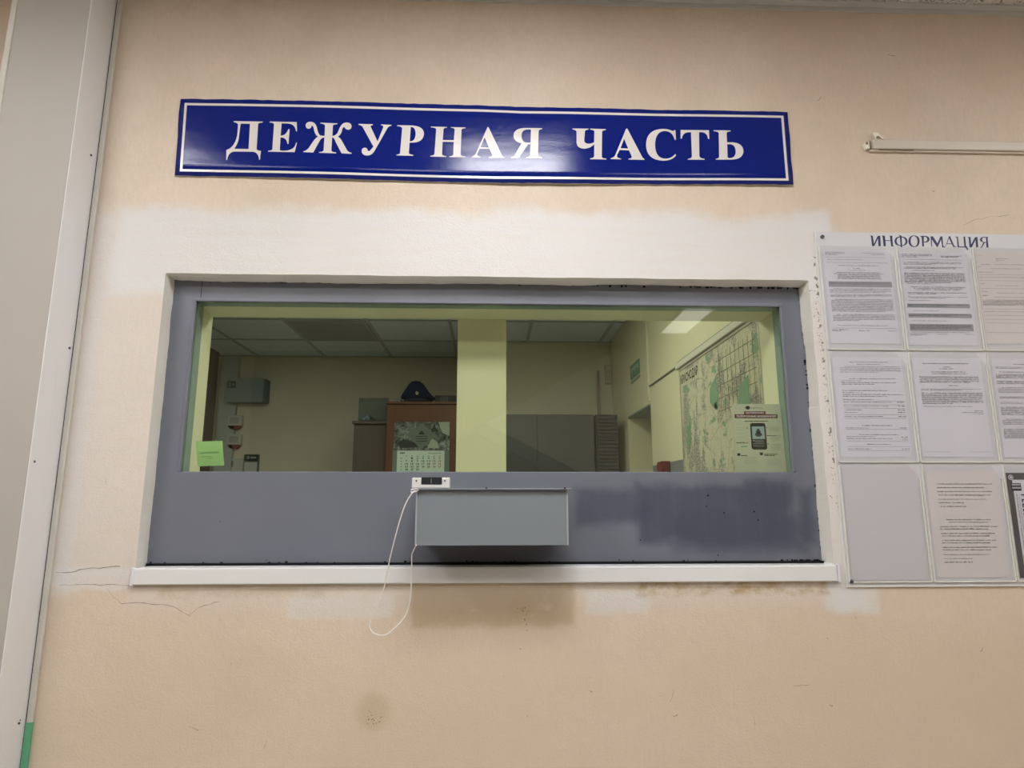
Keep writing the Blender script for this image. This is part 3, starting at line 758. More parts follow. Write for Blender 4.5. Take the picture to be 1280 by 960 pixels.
PW, PH = .243, .335
COLX = [1.021, 1.268, 1.512]
ROWZ = [2.231, 1.893, 1.555]
def pocket(x, z):
    t = .0035; w, h = .234, .331; c = .030
    b = bmesh.new()
    poly = [(x, z), (x, z - h), (x + w, z - h), (x + w, z - c * 1.35), (x + w - c, z - .002), (x + w - c * 1.3, z)]
    slab(b, poly, -.0085, -.0080, 0)
    o = mk('pocket_sheet', b, M_clear, board)
    b = bmesh.new()
    box(b, x - .0035, x - .0005, -.0090, -.004, z - h, z - .002, .0006)
    box(b, x + w - .0005, x + w + .0030, -.0090, -.004, z - h, z - c * 1.35, .0006)
    box(b, x, x + w, -.0090, -.004, z - h - .0015, z - h + .0012, .0006)
    mk('pocket_edge', b, M_edge, board)
for r in range(3):
    for c in range(3): pocket(COLX[c] + (0 if c else .001), ROWZ[r])

def page_text(bm, bmb, bms, x, z, w, h, spec, seed):
    """spec rows: kind, u0, u1, v, [n lines], [line step]"""
    rr = random.Random(seed)
    def line(B, u0, u1, v, hh=.0019, y=-.0060, fillr=1.0):
        cx = x + u0 * w; end = x + u1 * w; zz = z - v * h
        pitch = hh * .78
        while cx < end:
            wl = rr.randint(2, 9)
            for _ in range(wl):
                if cx + pitch > end: break
                if rr.random() < .93:
                    lw = pitch * rr.uniform(.55, .85); lh = hh * rr.choice([.68, .75, .8, 1.05])
                    t = pitch * .26
                    if rr.random() < .6:
                        quad(B, (cx, y, zz), (cx + t * 1.15, y, zz), (cx + t * 1.15, y, zz + lh), (cx, y, zz + lh))
                        quad(B, (cx + lw - t, y, zz), (cx + lw, y, zz), (cx + lw, y, zz + lh), (cx + lw - t, y, zz + lh))
                        q = zz + lh * rr.choice([0, .4, .75]); quad(B, (cx + t, y, q), (cx + lw - t, y, q), (cx + lw - t, y, q + lh * .25), (cx + t, y, q + lh * .25))
                    else: quad(B, (cx, y, zz), (cx + lw * .8, y, zz), (cx + lw * .8, y, zz + lh * .8), (cx, y, zz + lh * .8))
                cx += pitch
            cx += pitch * .8
    for s in spec:
        k, u0, u1, v = s[:4]; n = s[4] if len(s) > 4 else 1; st = s[5] if len(s) > 5 else .0125
        if k in 'tbc':                              # text, bold, centred bold
            for i in range(n):
                a, c = u0, u1
                if k == 'c': sh = rr.uniform(0, .12) * (u1 - u0); a += sh; c -= sh
                elif i == n - 1 and n > 1: c = u0 + (u1 - u0) * rr.uniform(.4, .95)
                if k == 't' and i == 0 and n > 2: a += .06
                line(bm if k == 't' else bmb, a, c, v + i * st, .0020 if k == 't' else .0024)
        elif k == 'r':                              # thin rule
            zz = z - v * h; quad(bm, (x + u0 * w, -.0060, zz), (x + u1 * w, -.0060, zz), (x + u1 * w, -.0060, zz + .0005), (x + u0 * w, -.0060, zz + .0005))
        elif k == 's':                              # shaded row, n = height
            zz = z - v * h; quad(bms, (x + u0 * w, -.0058, zz - n), (x + u1 * w, -.0058, zz - n), (x + u1 * w, -.0058, zz), (x + u0 * w, -.0058, zz))
        elif k == 'B':                              # bolder, larger line
            line(bmb, u0, u1, v, .0030)
S1 = [('b', .03, .33, .03, 3, .014), ('t', .58, .92, .035), ('b', .72, .93, .052), ('r', .02, .92, .082), ('t', .05, .6, .11), ('r', .04, .96, .14), ('c', .12, .9, .175), ('c', .42, .56, .205), ('t', .36, .62, .225),
      ('c', .12, .9, .25, 6, .0135), ('s', .04, .98, .343, .018), ('t', .05, .95, .36, 2), ('t', .05, .96, .425, 4), ('t', .05, .96, .485, 3), ('t', .05, .97, .54, 11), ('t', .06, .97, .70, 6), ('t', .12, .85, .815), ('r', .03, .97, .84), ('b', .03, .27, .86, 2), ('b', .42, .58, .868), ('t', .84, .98, .868)]
S2 = [('b', .03, .5, .03, 3, .014), ('b', .62, .93, .045, 2, .011), ('r', .03, .93, .085), ('t', .05, .93, .115, 3), ('b', .05, .95, .17, 2), ('t', .15, .5, .205), ('b', .04, .95, .235, 9), ('t', .06, .45, .35), ('c', .1, .95, .385, 3, .015), ('b', .06, .95, .445, 2), ('t', .06, .95, .49, 2), ('t', .06, .4, .53),
      ('s', .03, .96, .56, .013), ('b', .04, .95, .575, 2), ('t', .1, .5, .64), ('s', .03, .97, .665, .013), ('b', .04, .95, .68, 2), ('t', .08, .6, .745), ('s', .03, .97, .775, .022), ('b', .04, .95, .79, 4), ('t', .05, .9, .865), ('b', .03, .27, .885, 2), ('t', .42, .58, .885), ('t', .84, .98, .885)]
S3 = [('t', .03, .12, .05), ('c', .30, .50, .085), ('t', .31, .46, .105), ('b', .08, .22, .15), ('t', .28, .8, .15), ('t', .02, .08, .175), ('t', .2, .7, .195), ('t', .02, .25, .235), ('r', .02, .9, .26), ('t', .02, .75, .29), ('r', .02, .9, .325), ('b', .02, .1, .36), ('t', .25, .6, .38), ('r', .02, .95, .41), ('b', .03, .14, .445), ('t', .25, .7, .46), ('b', .03, .12, .49), ('t', .2, .8, .505), ('t', .02, .97, .535, 6, .0115),
      ('r', .03, .9, .63), ('b', .03, .18, .66), ('t', .2, .8, .66), ('r', .03, .95, .70), ('r', .03, .95, .74), ('r', .03, .95, .78), ('r', .03, .95, .88)]
S4 = [('c', .2, .85, .055), ('c', .33, .7, .078), ('t', .1, .98, .1, 5, .0145), ('b', .22, .9, .225), ('t', .1, .4, .245), ('b', .1, .9, .265, 2, .016), ('b', .1, .75, .345), ('t', .1, .4, .365), ('b', .1, .98, .385, 2, .018), ('b', .1, .55, .435), ('r', .1, .98, .447), ('t', .1, .8, .462), ('B', .87, .98, .462), ('r', .1, .98, .485), ('t', .1, .75, .50), ('B', .87, .98, .50), ('r', .1, .98, .52), ('b', .1, .35, .54), ('B', .87, .98, .54), ('t', .1, .3, .565), ('B', .87, .98, .565), ('r', .1, .98, .585), ('b', .1, .65, .605), ('B', .87, .98, .605), ('r', .1, .98, .62),
      ('b', .33, .78, .695), ('t', .1, .42, .718), ('B', .87, .98, .718), ('r', .1, .98, .73), ('c', .28, .85, .785), ('b', .1, .5, .805), ('b', .1, .75, .825), ('B', .87, .98, .81), ('B', .87, .98, .83), ('r', .1, .98, .845), ('b', .38, .72, .88), ('r', .1, .98, .9), ('b', .1, .45, .925), ('B', .87, .98, .925), ('r', .1, .98, .94)]
S5 = [('B', .15, .82, .065), ('c', .44, .56, .1), ('c', .36, .63, .118), ('c', .25, .78, .15), ('c', .2, .85, .168), ('b', .08, .95, .2, 5, .014), ('b', .5, .64, .29), ('t', .08, .95, .325, 2), ('b', .08, .97, .365, 9, .0135), ('t', .1, .8, .50), ('b', .82, .95, .545), ('t', .63, .95, .56), ('t', .8, .95, .575), ('r', .04, .4, .95), ('r', .7, .98, .95)]
S6 = [('c', .3, .7, .06), ('t', .05, .95, .09, 2), ('t', .1, .7, .14), ('b', .04, .96, .165, 4), ('b', .04, .96, .235, 3), ('t', .04, .96, .3, 5), ('b', .05, .96, .395, 2), ('t', .05, .95, .45, 2), ('b', .04, .96, .5, 7), ('t', .04, .96, .62, 5), ('b', .04, .96, .72, 8)]
S8 = [('B', .15, .93, .125), ('B', .14, .80, .16), ('B', .14, .92, .198), ('B', .14, .88, .232), ('t', .14, .82, .27), ('B', .14, .5, .305), ('B', .14, .54, .34), ('B', .22, .85, .465), ('c', .24, .82, .488), ('B', .12, .93, .53), ('B', .12, .8, .553), ('B', .12, .88, .595), ('B', .12, .8, .618), ('B', .12, .88, .66), ('B', .12, .8, .683), ('B', .12, .9, .725), ('B', .12, .8, .748), ('t', .12, .76, .79), ('t', .12, .52, .828), ('B', .12, .54, .862)]
DOCS = [
 (0, 0, .011, .012, S1, M_paper, 'document page with one grey shaded row, top left pocket of the board'),
 (0, 1, .006, .016, S2, M_paper, 'document page with three grey shaded rows, top middle pocket of the board'),
 (0, 2, .004, .010, S3, M_paper_warm, 'yellowish form with sparse lines, top right pocket of the board'),
 (1, 0, .009, .016, S4, M_paper, 'price list page with a ruled table, middle left pocket of the board'),
 (1, 1, .007, .016, S5, M_paper, 'letter printed only on its upper half, middle pocket of the board'),
 (1, 2, .009, .018, S6, M_paper, 'densely printed page in the middle right pocket of the board'),
 (2, 1, .008, .020, S8, M_paper_warm, 'page with two separate bold text blocks, bottom middle pocket of the board'),
]
for r, c, du, dv, spec, m, lab in DOCS:
    x, z = COLX[c] + du, ROWZ[r] - dv
    w, h = .212, .300
    t = thing('printed_page', lab, 'paper', (x + w / 2, -.005, z - h), 'pages in the board pockets')
    b = bmesh.new(); NX = 8
    for i in range(NX):                                             # very slightly wavy sheet
        a0, a1 = i / NX, (i + 1) / NX
        quad(b, (x + w * a0, -.0052, z - h), (x + w * a1, -.0052, z - h), (x + w * a1, -.0052, z), (x + w * a0, -.0052, z))
    bmesh.ops.remove_doubles(b, verts=b.verts, dist=1e-5)
    r_ = bmesh.ops.extrude_face_region(b, geom=b.faces[:]); [v.co.__setitem__(1, v.co.y + .0004) for v in r_['geom'] if isinstance(v, bmesh.types.BMVert)]
    mk('sheet', b, m, t)
    a, bb, s = bmesh.new(), bmesh.new(), bmesh.new()
    page_text(a, bb, s, x, z, w, h, spec, 10 * r + c)
    mk('printed_text', a, M_ink, t, kind='stuff'); mk('printed_text', bb, M_inkbold, t, kind='stuff')
    if len(s.faces): mk('shaded_row', s, M_shade, t, kind='stuff')
    else: s.free()
# empty translucent sheet in the bottom left pocket
x, z = COLX[0] + .007, ROWZ[2] - .008
bm = bmesh.new(); box(bm, x, x + .222, -.0056, -.0050, z - .318, z, 0)
mk('blank_sheet', bm, simple('blank_grey_sheet', (0.585, 0.575, 0.59), 0.5, 0.4, 0.03, 3), label='blank greyish sheet in the bottom left pocket of the board', cat='paper', group='pages in the board pockets')
# black and white poster at the bottom right pocket
x, z = COLX[2] + .006, ROWZ[2] - .024; w, h = .212, .298
t = thing('poster_page', 'black and white poster with dark border, bottom right pocket of the board', 'poster', (x + w / 2, -.005, z - h), 'pages in the board pockets')
bm = bmesh.new(); box(bm, x, x + w, -.0056, -.0050, z - h, z); mk('sheet', bm, simple('charcoal_print', (0.07, 0.07, 0.075), .5), t)
bm = bmesh.new(); quad(bm, (x + .016, -.0059, z - h + .004), (x + w - .016, -.0059, z - h + .004), (x + w - .016, -.0059, z - .020), (x + .016, -.0059, z - .020)); mk('printed_picture', bm, M_paper, t)
bm = bmesh.new()
for rad, y, mm in ((.0075, -.0061, 0), (.0055, -.0064, 1), (.0035, -.0067, 0)): disc(bm, (x + .013, z - .013), rad, y, -.0055, 20, mm)
mk('round_emblem', bm, [M_paper, M_black], t)
bm = bmesh.new(); quad(bm, (x + .010, -.0063, z - .052), (x + .040, -.0063, z - .052), (x + .040, -.0063, z - .030), (x + .010, -.0063, z - .030)); mk('printed_picture', bm, M_inkbold, t)
bm = bmesh.new(); rr = random.Random(4)
for i in range(7):
    for j, zz in enumerate((z - .037, z - .046)):
        xx = x + .013 + i * .0037; quad(bm, (xx, -.0066, zz), (xx + .0022, -.0066, zz), (xx + .0022, -.0066, zz + .005), (xx, -.0066, zz + .005))
mk('printed_text', bm, M_paper, t, kind='stuff')
bm = bmesh.new()
for colx, hh, z0, z1 in ((.022, .003, -.062, -.25), (.029, .0022, -.07, -.24), (.036, .012, -.062, -.16), (.055, .018, -.062, -.20), (.085, .022, -.062, -.22), (.12, .004, -.07, -.2), (.13, .004, -.07, -.2)):
    zz = z + z0
    while zz > z + z1:
        l = hh * rr.uniform(.6, 1.0); t_ = hh * .3
        X0, X1 = x + colx, x + colx + hh
        quad(bm, (X0, -.0062, zz - t_), (X1, -.0062, zz - t_), (X1, -.0062, zz), (X0, -.0062, zz))
        if rr.random() < .7: quad(bm, (X0, -.0062, zz - l), (X0 + t_, -.0062, zz - l), (X0 + t_, -.0062, zz - t_), (X0, -.0062, zz - t_))
        if rr.random() < .5: quad(bm, (X1 - t_, -.0062, zz - l), (X1, -.0062, zz - l), (X1, -.0062, zz - t_), (X1 - t_, -.0062, zz - t_))
        zz -= l + t_
mk('printed_text', bm, M_inkbold, t, kind='stuff')
bm = bmesh.new(); quad(bm, (x + .018, -.0061, z - h + .006), (x + w - .02, -.0061, z - h + .006), (x + w - .02, -.0061, z - h + .05), (x + .018, -.0061, z - h + .064)); mk('printed_picture', bm, photo_print('poster_photo', 38, (.04, .04, .045), (.66, .66, .68)), t)

# ================================================================== TRAY, CALL BOX, CORD
YT = -.152
a = PY(520.6, 612, YT); c = PY(711.3, 681.5, YT)
TX0, TX1, TZ1, TZ0 = a.x, c.x, a.z, c.z
tray = thing('document_tray', 'grey steel document tray box jutting out under the glass', 'tray', ((TX0 + TX1) / 2, YS, TZ0))
bm = bmesh.new()
box(bm, TX0, TX1, YT, YT + .0025, TZ0, TZ1 - .001, .0006)
box(bm, TX0, TX0 + .0025, YT + .0025, YS, TZ0, TZ1 - .001); box(bm, TX1 - .0025, TX1, YT + .0025, YS, TZ0, TZ1 - .001)
box(bm, TX0 + .0025, TX1 - .0025, YT + .0025, YS, TZ0 + .001, TZ0 + .004)
mk('tray_body', bm, M_tray, tray)
M_flange = simple('pale_flange', (.34, .36, .38), .35)  # folded edges paler than the tray body
for a0, a1 in ((TX0 - .001, TX0 + .0035), (TX1 - .0055, TX1 - .001)):
    bm = bmesh.new(); box(bm, a0, a1, YT - .0022, YT, TZ0, TZ1 - .001, .001); mk('folded_flange', bm, M_flange, tray)
LZ1 = TZ1 + .0035
bm = bmesh.new()
box(bm, PY(513.5, 610, YT - .010).x, PY(714.5, 610, YT - .010).x, YT - .010, YS, TZ1 - .001, LZ1, .0008)
mk('lid', bm, M_tray, tray)
for px in (608, 706):
    bm = bmesh.new(); p = PY(px, 610, YT - .01); disc(bm, (p.x, LZ1 + .0002), .0022, YT - .0112, YT - .009, 8); mk('rivet', bm, M_blackdirt, tray)

YB = -.128
p0 = PY(514.5, 608, YB); p1 = PY(562.5, 597, YB)
cb = thing('call_box', 'small white call button box with black centre on the tray lid', 'call button', ((p0.x + p1.x) / 2, YB + .01, LZ1))
zt = p1.z
bm = bmesh.new(); box(bm, p0.x, p1.x, YB, YB + .024, LZ1, zt, .0035, 0, 3)
mk('casing', bm, simple('old_white_casing', (.66, .65, .62), .4), cb)
q0 = PY(526.5, 605.5, YB - .001); q1 = PY(552.5, 597.4, YB - .001)
bm = bmesh.new(); box(bm, q0.x, q1.x, YB - .0015, YB + .018, q0.z, zt + .0008, .0006); mk('black_button', bm, M_black, cb)
bm = bmesh.new(); mx = (q0.x + q1.x) / 2 - .001; box(bm, mx - .0006, mx + .0006, YB - .0020, YB - .001, q0.z + .002, zt - .002); mk('button_mark', bm, M_shade, cb)
for px in (520.5, 556):
    p = PY(px, 601, YB); b = bmesh.new(); disc(b, (p.x, p.z), .0024, YB - .0010, YB + .001, 10, 0, .0006); mk('screw', b, M_screw, cb)

pts = [(519, 613.5, -.166), (517.5, 614.5, -.166), (514, 618, -.165), (507, 630, -.160), (500, 650, -.150), (494, 672, -.135), (487, 700, -.11), (480, 735, -.085), (472, 755, -.075), (464.5, 772, -.07), (462.3, 783, -.07),
       (466, 790.5, -.07), (475, 794, -.07), (484, 792.5, -.07), (492, 786, -.07), (503, 775, -.07), (509, 764, -.07), (512.5, 750, -.075), (514, 735, -.08), (514.6, 715, -.085), (514.8, 695, -.095), (516.5, 689, -.11), (519.2, 683.5, -.13), (520.4, 681.5, -.1545)]
P = catmull([PY(*q) for q in pts], 7)
bm = bmesh.new(); tube(bm, P, .0016, 8); mk('dangling_cord', bm, M_cord, label='thin white cord looping down from the call box over the sill', cat='cord')
bm = bmesh.new(); tube(bm, catmull([PY(513.5, 612.5, -.165), PY(520, 611.5, -.168), PY(523, 612.5, -.164), PY(518, 614.8, -.166), PY(513.5, 615, -.165)], 5), .0016, 7)
mk('cord_wrap', bm, M_cord, bpy.data.objects['dangling_cord'])

# ================================================================== CABLE DUCT at upper right
p = PY(1084, 190); zt_ = PY(1084, 177.3).z; zb_ = PY(1084, 188.6).z
duct = thing('cable_duct', 'broken-ended cream cable duct running along the upper right wall', 'cable duct', (p.x, 0, zb_))
def yz_bar(bm, x0, x1, y0, y1, z0a, z1a, dz, bev=.001):
    b2 = bmesh.new(); box(b2, x0, x1, y0, y1, z0a, z1a, bev)
    for v in b2.verts: v.co.z += dz * (v.co.x - x0)
    add(bm, b2)
bm = bmesh.new(); yz_bar(bm, p.x + .012, LX1, -.016, 0, zb_, zt_, .003, .002); mk('duct_cover', bm, M_duct, duct)
bm = bmesh.new(); yz_bar(bm, p.x + .004, LX1, -.009, 0, zb_ - .006, zb_ - .0005, .003, .001); mk('duct_base', bm, M_duct, duct)
bm = bmesh.new(); q = PY(1096, 189); box(bm, q.x, q.x + .115, -.0135, -.0088, zb_ - .0014, zb_ + .001); mk('open_gap', bm, M_crack, duct)
bm = bmesh.new()
slab(bm, [tuple((PY(px, py).x, PY(px, py).z)) for px, py in ((1087.5, 169), (1093, 168.3), (1102.5, 176.5), (1092, 177))], -.014, -.004)
slab(bm, [tuple((PY(px, py).x, PY(px, py).z)) for px, py in ((1077, 182), (1083, 178), (1085, 187), (1080.5, 188.5))], -.010, -.001)
mk('broken_piece', bm, M_duct_broken, duct)
bm = bmesh.new()
slab(bm, [tuple((PY(px, py).x, PY(px, py).z)) for px, py in ((1092, 173.5), (1095, 173), (1099, 176.4), (1092.5, 176.6))], -.0146, -.0135)
slab(bm, [tuple((PY(px, py).x, PY(px, py).z)) for px, py in ((1079.5, 181), (1082, 178.5), (1083, 182.5), (1080, 183))], -.0106, -.0095)
slab(bm, [tuple((PY(px, py).x, PY(px, py).z)) for px, py in ((1084.6, 178), (1085.6, 178), (1086.4, 188), (1085.4, 188))], -.0106, -.0095)
mk('broken_gap', bm, M_crack, duct)

# ================================================================== ON THE GLASS
YG = .0846
def on_quad(bm, Q, u0, v0, u1, v1, y, mat=0):
    def pt(u, v):
        a = Q[0].lerp(Q[1], u); b_ = Q[3].lerp(Q[2], u); r = a.lerp(b_, v); return Vector((r.x, y, r.z))
    quad(bm, pt(u0, v1), pt(u1, v1), pt(u1, v0), pt(u0, v0), mat)
def text_mesh(s, bold=False):
    cu = bpy.data.curves.new('t', 'FONT'); cu.body = s; cu.resolution_u = 2
    if bold: cu.offset = 0.026
    o = bpy.data.objects.new('t', cu); me = o.to_mesh()
    vs = [v.co.copy() for v in me.vertices]; fs = [tuple(p.vertices) for p in me.polygons]
    o.to_mesh_clear(); bpy.data.objects.remove(o); bpy.data.curves.remove(cu); return vs, fs
def put_text(bm, s, fn, bold=False):
    """fn(u, v) maps 0..1 across the word and 0..1 up it to a point"""
    vs, fs = text_mesh(s, bold)
    x0, x1 = min(v.x for v in vs), max(v.x for v in vs); y0, y1 = min(v.y for v in vs), max(v.y for v in vs)
    V = [bm.verts.new(fn((v.x - x0) / (x1 - x0), (v.y - y0) / (y1 - y0))) for v in vs]
    for f in fs:
        try: bm.faces.new([V[i] for i in f])
        except ValueError: pass
# sticky note
Q = [PY(244.7, 552, YG), PY(278, 551, YG), PY(279.3, 581.7, YG), PY(246, 582.8, YG)]
note = thing('sticky_note', 'bright green sticky note at the lower left corner of the glass', 'note', (Q[3].x + .04, YG, Q[3].z))
bm = bmesh.new(); N = 6
def npt(u, v, y=0):
    a = Q[0].lerp(Q[1], u); b_ = Q[3].lerp(Q[2], u); r = a.lerp(b_, v); return Vector((r.x, YG + .0008 + .006 * v * v + y, r.z))
for i in range(N):
    for j in range(N): f = quad(bm, npt(i / N, (j + 1) / N), npt((i + 1) / N, (j + 1) / N), npt((i + 1) / N, j / N), npt(i / N, j / N))
bmesh.ops.remove_doubles(bm, verts=bm.verts, dist=1e-5); mk('paper', bm, M_postit, note, smooth=True)
bm = bmesh.new(); rr = random.Random(8)
for v, u0, u1, hgt in ((.42, .12, .85, .07), (.60, .18, .55, .04), (.68, .35, .6, .03)):
    u = u0
    while u < u1:
        du = rr.uniform(.02, .045); quad(bm, npt(u, v + hgt, -.0006), npt(u + .012, v + hgt, -.0006), npt(u + .022 + du * .4, v, -.0006), npt(u + .012 + du * .4, v, -.0006))
        quad(bm, npt(u, v + hgt, -.0006), npt(u + du, v + hgt * .8, -.0006), npt(u + du, v + hgt * .6, -.0006), npt(u, v + hgt * .8, -.0006)); u += du
mk('handwriting', bm, simple('green_grey_ink', (.10, .26, .10), .7), note, kind='stuff')
# poster about telephone fraud
Q = [PY(915.3, 505, YG), PY(975.5, 505, YG), PY(984.5, 592.5, YG), PY(919.5, 592.5, YG)]
pos = thing('glass_poster', 'poster with red heading bars and smartphone at the right of the glass', 'poster', ((Q[2].x + Q[3].x) / 2, YG, Q[3].z))
bm = bmesh.new(); 
for i in range(5): on_quad(bm, Q, i / 5, 0, (i + 1) / 5, 1, YG + .0022)
mk('sheet', bm, simple('cream_poster_paper', (.47, .48, .385), .6), pos)
YP = YG + .0016
red, blk, gry = bmesh.new(), bmesh.new(), bmesh.new()
on_quad(red, Q, .24, .105, .68, .15, YP); on_quad(red, Q, .04, .148, .92, .205, YP)
mk('heading_bar', red, simple('dark_red_print', (.12, .012, .018), .6), pos)
def qfn(u0, u1, vt, vb, y):
    def f(u, v):
        uu = u0 + (u1 - u0) * u; vv = vb + (vt - vb) * v
        r = Q[0].lerp(Q[1], uu).lerp(Q[3].lerp(Q[2], uu), vv); return Vector((r.x, y, r.z))
    return f
bm = bmesh.new()
put_text(bm, 'ОСТОРОЖНО:', qfn(.27, .65, .113, .142, YP - .0006), True)
put_text(bm, 'ТЕЛЕФОННЫЕ МОШЕННИКИ', qfn(.07, .89, .160, .193, YP - .0006), True)
mk('printed_text', bm, M_paper, pos)
bm = bmesh.new(); put_text(bm, 'Банк России', qfn(.39, .63, .045, .065, YP)); mk('printed_text', bm, M_ink, pos)
# small round emblem
for k in range(8):
    an = k * math.pi / 4; cx, cy = .32 + .035 * math.cos(an), .052 + .02 * math.sin(an); on_quad(blk, Q, cx - .014, cy - .008, cx + .014, cy + .008, YP)
on_quad(blk, Q, .30, .04, .34, .064, YP)
rr = random.Random(9)
def dash(B, u0, u1, v, h):
    u = u0
    while u < u1:
        d = rr.uniform(.015, .05); on_quad(B, Q, u, v, min(u + d, u1), v + h, YP); u += d + .01
dash(blk, .24, .72, .243, .012)
for (u0, u1, vs) in ((.05, .24, (.34, .37, .42, .475, .545)), (.71, .93, (.325, .345, .36, .375, .39)), (.71, .95, (.455, .47, .485, .5, .515)), (.71, .95, (.575, .59, .61, .625, .64, .655)), (.17, .45, (.765, .79, .81, .83, .85)), (.62, .92, (.79, .81, .83, .85, .87)), (.2, .42, (.965,)), (.75, .86, (.955,))):
    for v in vs: dash(gry, u0 + rr.uniform(0, .04), u1 - rr.uniform(0, .05), v, .006)
dash(blk, .05, .25, .555, .009); dash(blk, .69, .87, .452, .009); dash(blk, .13, .26, .735, .011); dash(blk, .59, .85, .715, .012); dash(blk, .59, .8, .735, .012)
for (u, v) in ((.28, .345), (.68, .34), (.27, .555), (.68, .455), (.68, .575)): on_quad(blk, Q, u - .01, v - .006, u + .01, v + .006, YP)
for (u, v) in ((.085, .725), (.53, .715)): on_quad(blk, Q, u - .03, v - .018, u + .03, v + .018, YP)
mk('printed_text', blk, M_inkbold, pos, kind='stuff'); mk('printed_text', gry, simple('grey_green_ink', (.30, .31, .24), .7), pos, kind='stuff')
green = bmesh.new(); dash(green, .14, .25, .605, .014); mk('printed_text', green, simple('green_ink', (.08, .30, .16), .7), pos, kind='stuff')
ph = bmesh.new()
def rpoly(u0, v0, u1, v1, r, n=5):
    out = []
    for cx, cy, a0 in ((u1 - r, v0 + r * .7, -90), (u1 - r, v1 - r * .7, 0), (u0 + r, v1 - r * .7, 90), (u0 + r, v0 + r * .7, 180)):
        for k in range(n + 1):
            an = math.radians(a0 + 90 * k / n); out.append((cx + r * math.cos(an), cy + r * .7 * math.sin(an)))
    return out
def qp(u, v, y): r = Q[0].lerp(Q[1], u).lerp(Q[3].lerp(Q[2], u), v); return Vector((r.x, y, r.z))
ph.faces.new([ph.verts.new(qp(u, v, YP - .0002)) for u, v in rpoly(.345, .275, .655, .655, .045)])
mk('phone_picture', ph, M_black, pos)
sc = bmesh.new(); on_quad(sc, Q, .375, .325, .625, .505, YP - .0005); mk('screen_picture', sc, simple('blue_grey_screen', (.30, .38, .42), .5), pos)
sc = bmesh.new()
pp = [(.5, .40)]
sc.faces.new([sc.verts.new(qp(.5 + .028 * math.cos(k * .5236), .375 + .02 * math.sin(k * .5236), YP - .0008)) for k in range(12)])
sc.faces.new([sc.verts.new(qp(.5 + .07 * math.cos(k * .5236), .44 + .033 * math.sin(k * .5236), YP - .0008)) for k in range(12)])
on_quad(sc, Q, .455, .385, .545, .43, YP - .0008)
mk('figure_picture', sc, simple('dark_slate_print', (.05, .06, .07), .6), pos)
sc = bmesh.new()
for v in (.525, .545, .57, .60): on_quad(sc, Q, .42 if v < .56 else .38, v, .60, v + .006, YP - .0005)
on_quad(sc, Q, .385, .52, .41, .54, YP - .0005)
mk('printed_text', sc, M_shade, pos, kind='stuff')

# ================================================================== DUTY ROOM, far wall (left)
YF = RY
def P2(px0, py0, px1, py1, Y):
    a, c_ = PY(px0, py0, Y), PY(px1, py1, Y); return a.x, c_.x, c_.z, a.z
x0, x1, z0, z1 = P2(280, 447, 289.5, 590, YF - .02)
bm = bmesh.new(); box(bm, x0, x1, YF - .045, YF, 0.3, RZ, .003)
mk('wall_duct', bm, simple('pale_grey_duct', (.40, .45, .44), .5), label='pale vertical duct in the far left corner of the room', cat='duct')
x0, x1, z0, z1 = P2(283.5, 472.5, 328, 502.5, YF - .13)
eb = thing('switch_cabinet', 'grey metal electrical cabinet high on the far wall', 'electrical cabinet', ((x0 + x1) / 2, YF, z0))
M_eb = simple('grey_cabinet_metal', (.24, .30, .30), .45)
bm = bmesh.new(); box(bm, x0, x1 + .015, YF - .12, YF - .046 if False else YF, z0 + .003, z1 - .003, .004); mk('housing', bm, simple('shaded_cabinet_side', (.13, .165, .16), .5), eb)  # housing colour darkened to carry the shading of the cabinet side
bm = bmesh.new(); box(bm, x0 - .004, x1, YF - .132, YF - .12, z0, z1, .003); dr = mk('door', bm, M_eb, eb)
a, c_ = PY(284.5, 476.5, YF - .134), PY(294, 485, YF - .134)
bm = bmesh.new(); box(bm, a.x, c_.x, YF - .135, YF - .132, c_.z, a.z); mk('warning_plate', bm, simple('dark_plate', (.055, .075, .07), .5), dr)
bm = bmesh.new(); box(bm, a.x + .012, a.x + .03, YF - .137, YF - .135, c_.z + .01, a.z - .01); box(bm, a.x + .04, c_.x - .01, YF - .137, YF - .135, c_.z + .02, a.z - .02); mk('plate_mark', bm, simple('grey_mark', (.2, .25, .24), .5), dr)
M_alarm = simple('alarm_white', (.50, .52, .49), .5); M_red = simple('dark_red_lens', (.16, .02, .025), .3)
for k, (py0, py1, w_) in enumerate(((519, 532, 'upper'), (542.5, 556, 'lower'))):
    x0, x1, z0, z1 = P2(284.5 - k * .8, py0, 301.5 - k, py1, YF - .05)
    t = thing('alarm_sounder', w_ + ' of two white alarm boxes with dark red lens on the far wall', 'alarm', ((x0 + x1) / 2, YF, z0), 'alarm boxes on the far wall')
    b = bmesh.new(); box(b, x0, x1, YF - .05, YF, z0, z1, .006, 0, 2); mk('housing', b, M_alarm, t)
    b = bmesh.new(); box(b, x0 + .022, x1 - .022, YF - .053, YF - .05, z0 + .018, z1 - .018, .002)
    for q_ in range(4): box(b, x0 + .03, x1 - .03, YF - .0545, YF - .053, z0 + .028 + q_ * .014, z0 + .033 + q_ * .014)
    mk('grille', b, simple('alarm_grille', (.36, .38, .37), .5), t)
    b = bmesh.new(); n = 12; cx = (x0 + x1) / 2; rw = (x1 - x0) * .42
    slab(b, [(cx - rw, z0)] + [(cx - rw * math.cos(math.pi * q_ / n), z0 - .036 * math.sin(math.pi * q_ / n)) for q_ in range(1, n)] + [(cx + rw, z0)], YF - .045, YF - .002)
    mk('red_lens', b, M_red, t)
x0, x1, z0, z1 = P2(281, 573, 303, 592, YF - .03)
t = thing('notice_plate', 'pale wall plate with small yellow badge, below the alarm boxes', 'plate', ((x0 + x1) / 2, YF, z0))
bm = bmesh.new(); box(bm, x0, x1, YF - .03, YF, z0, z1, .004); mk('plate', bm, M_alarm, t)
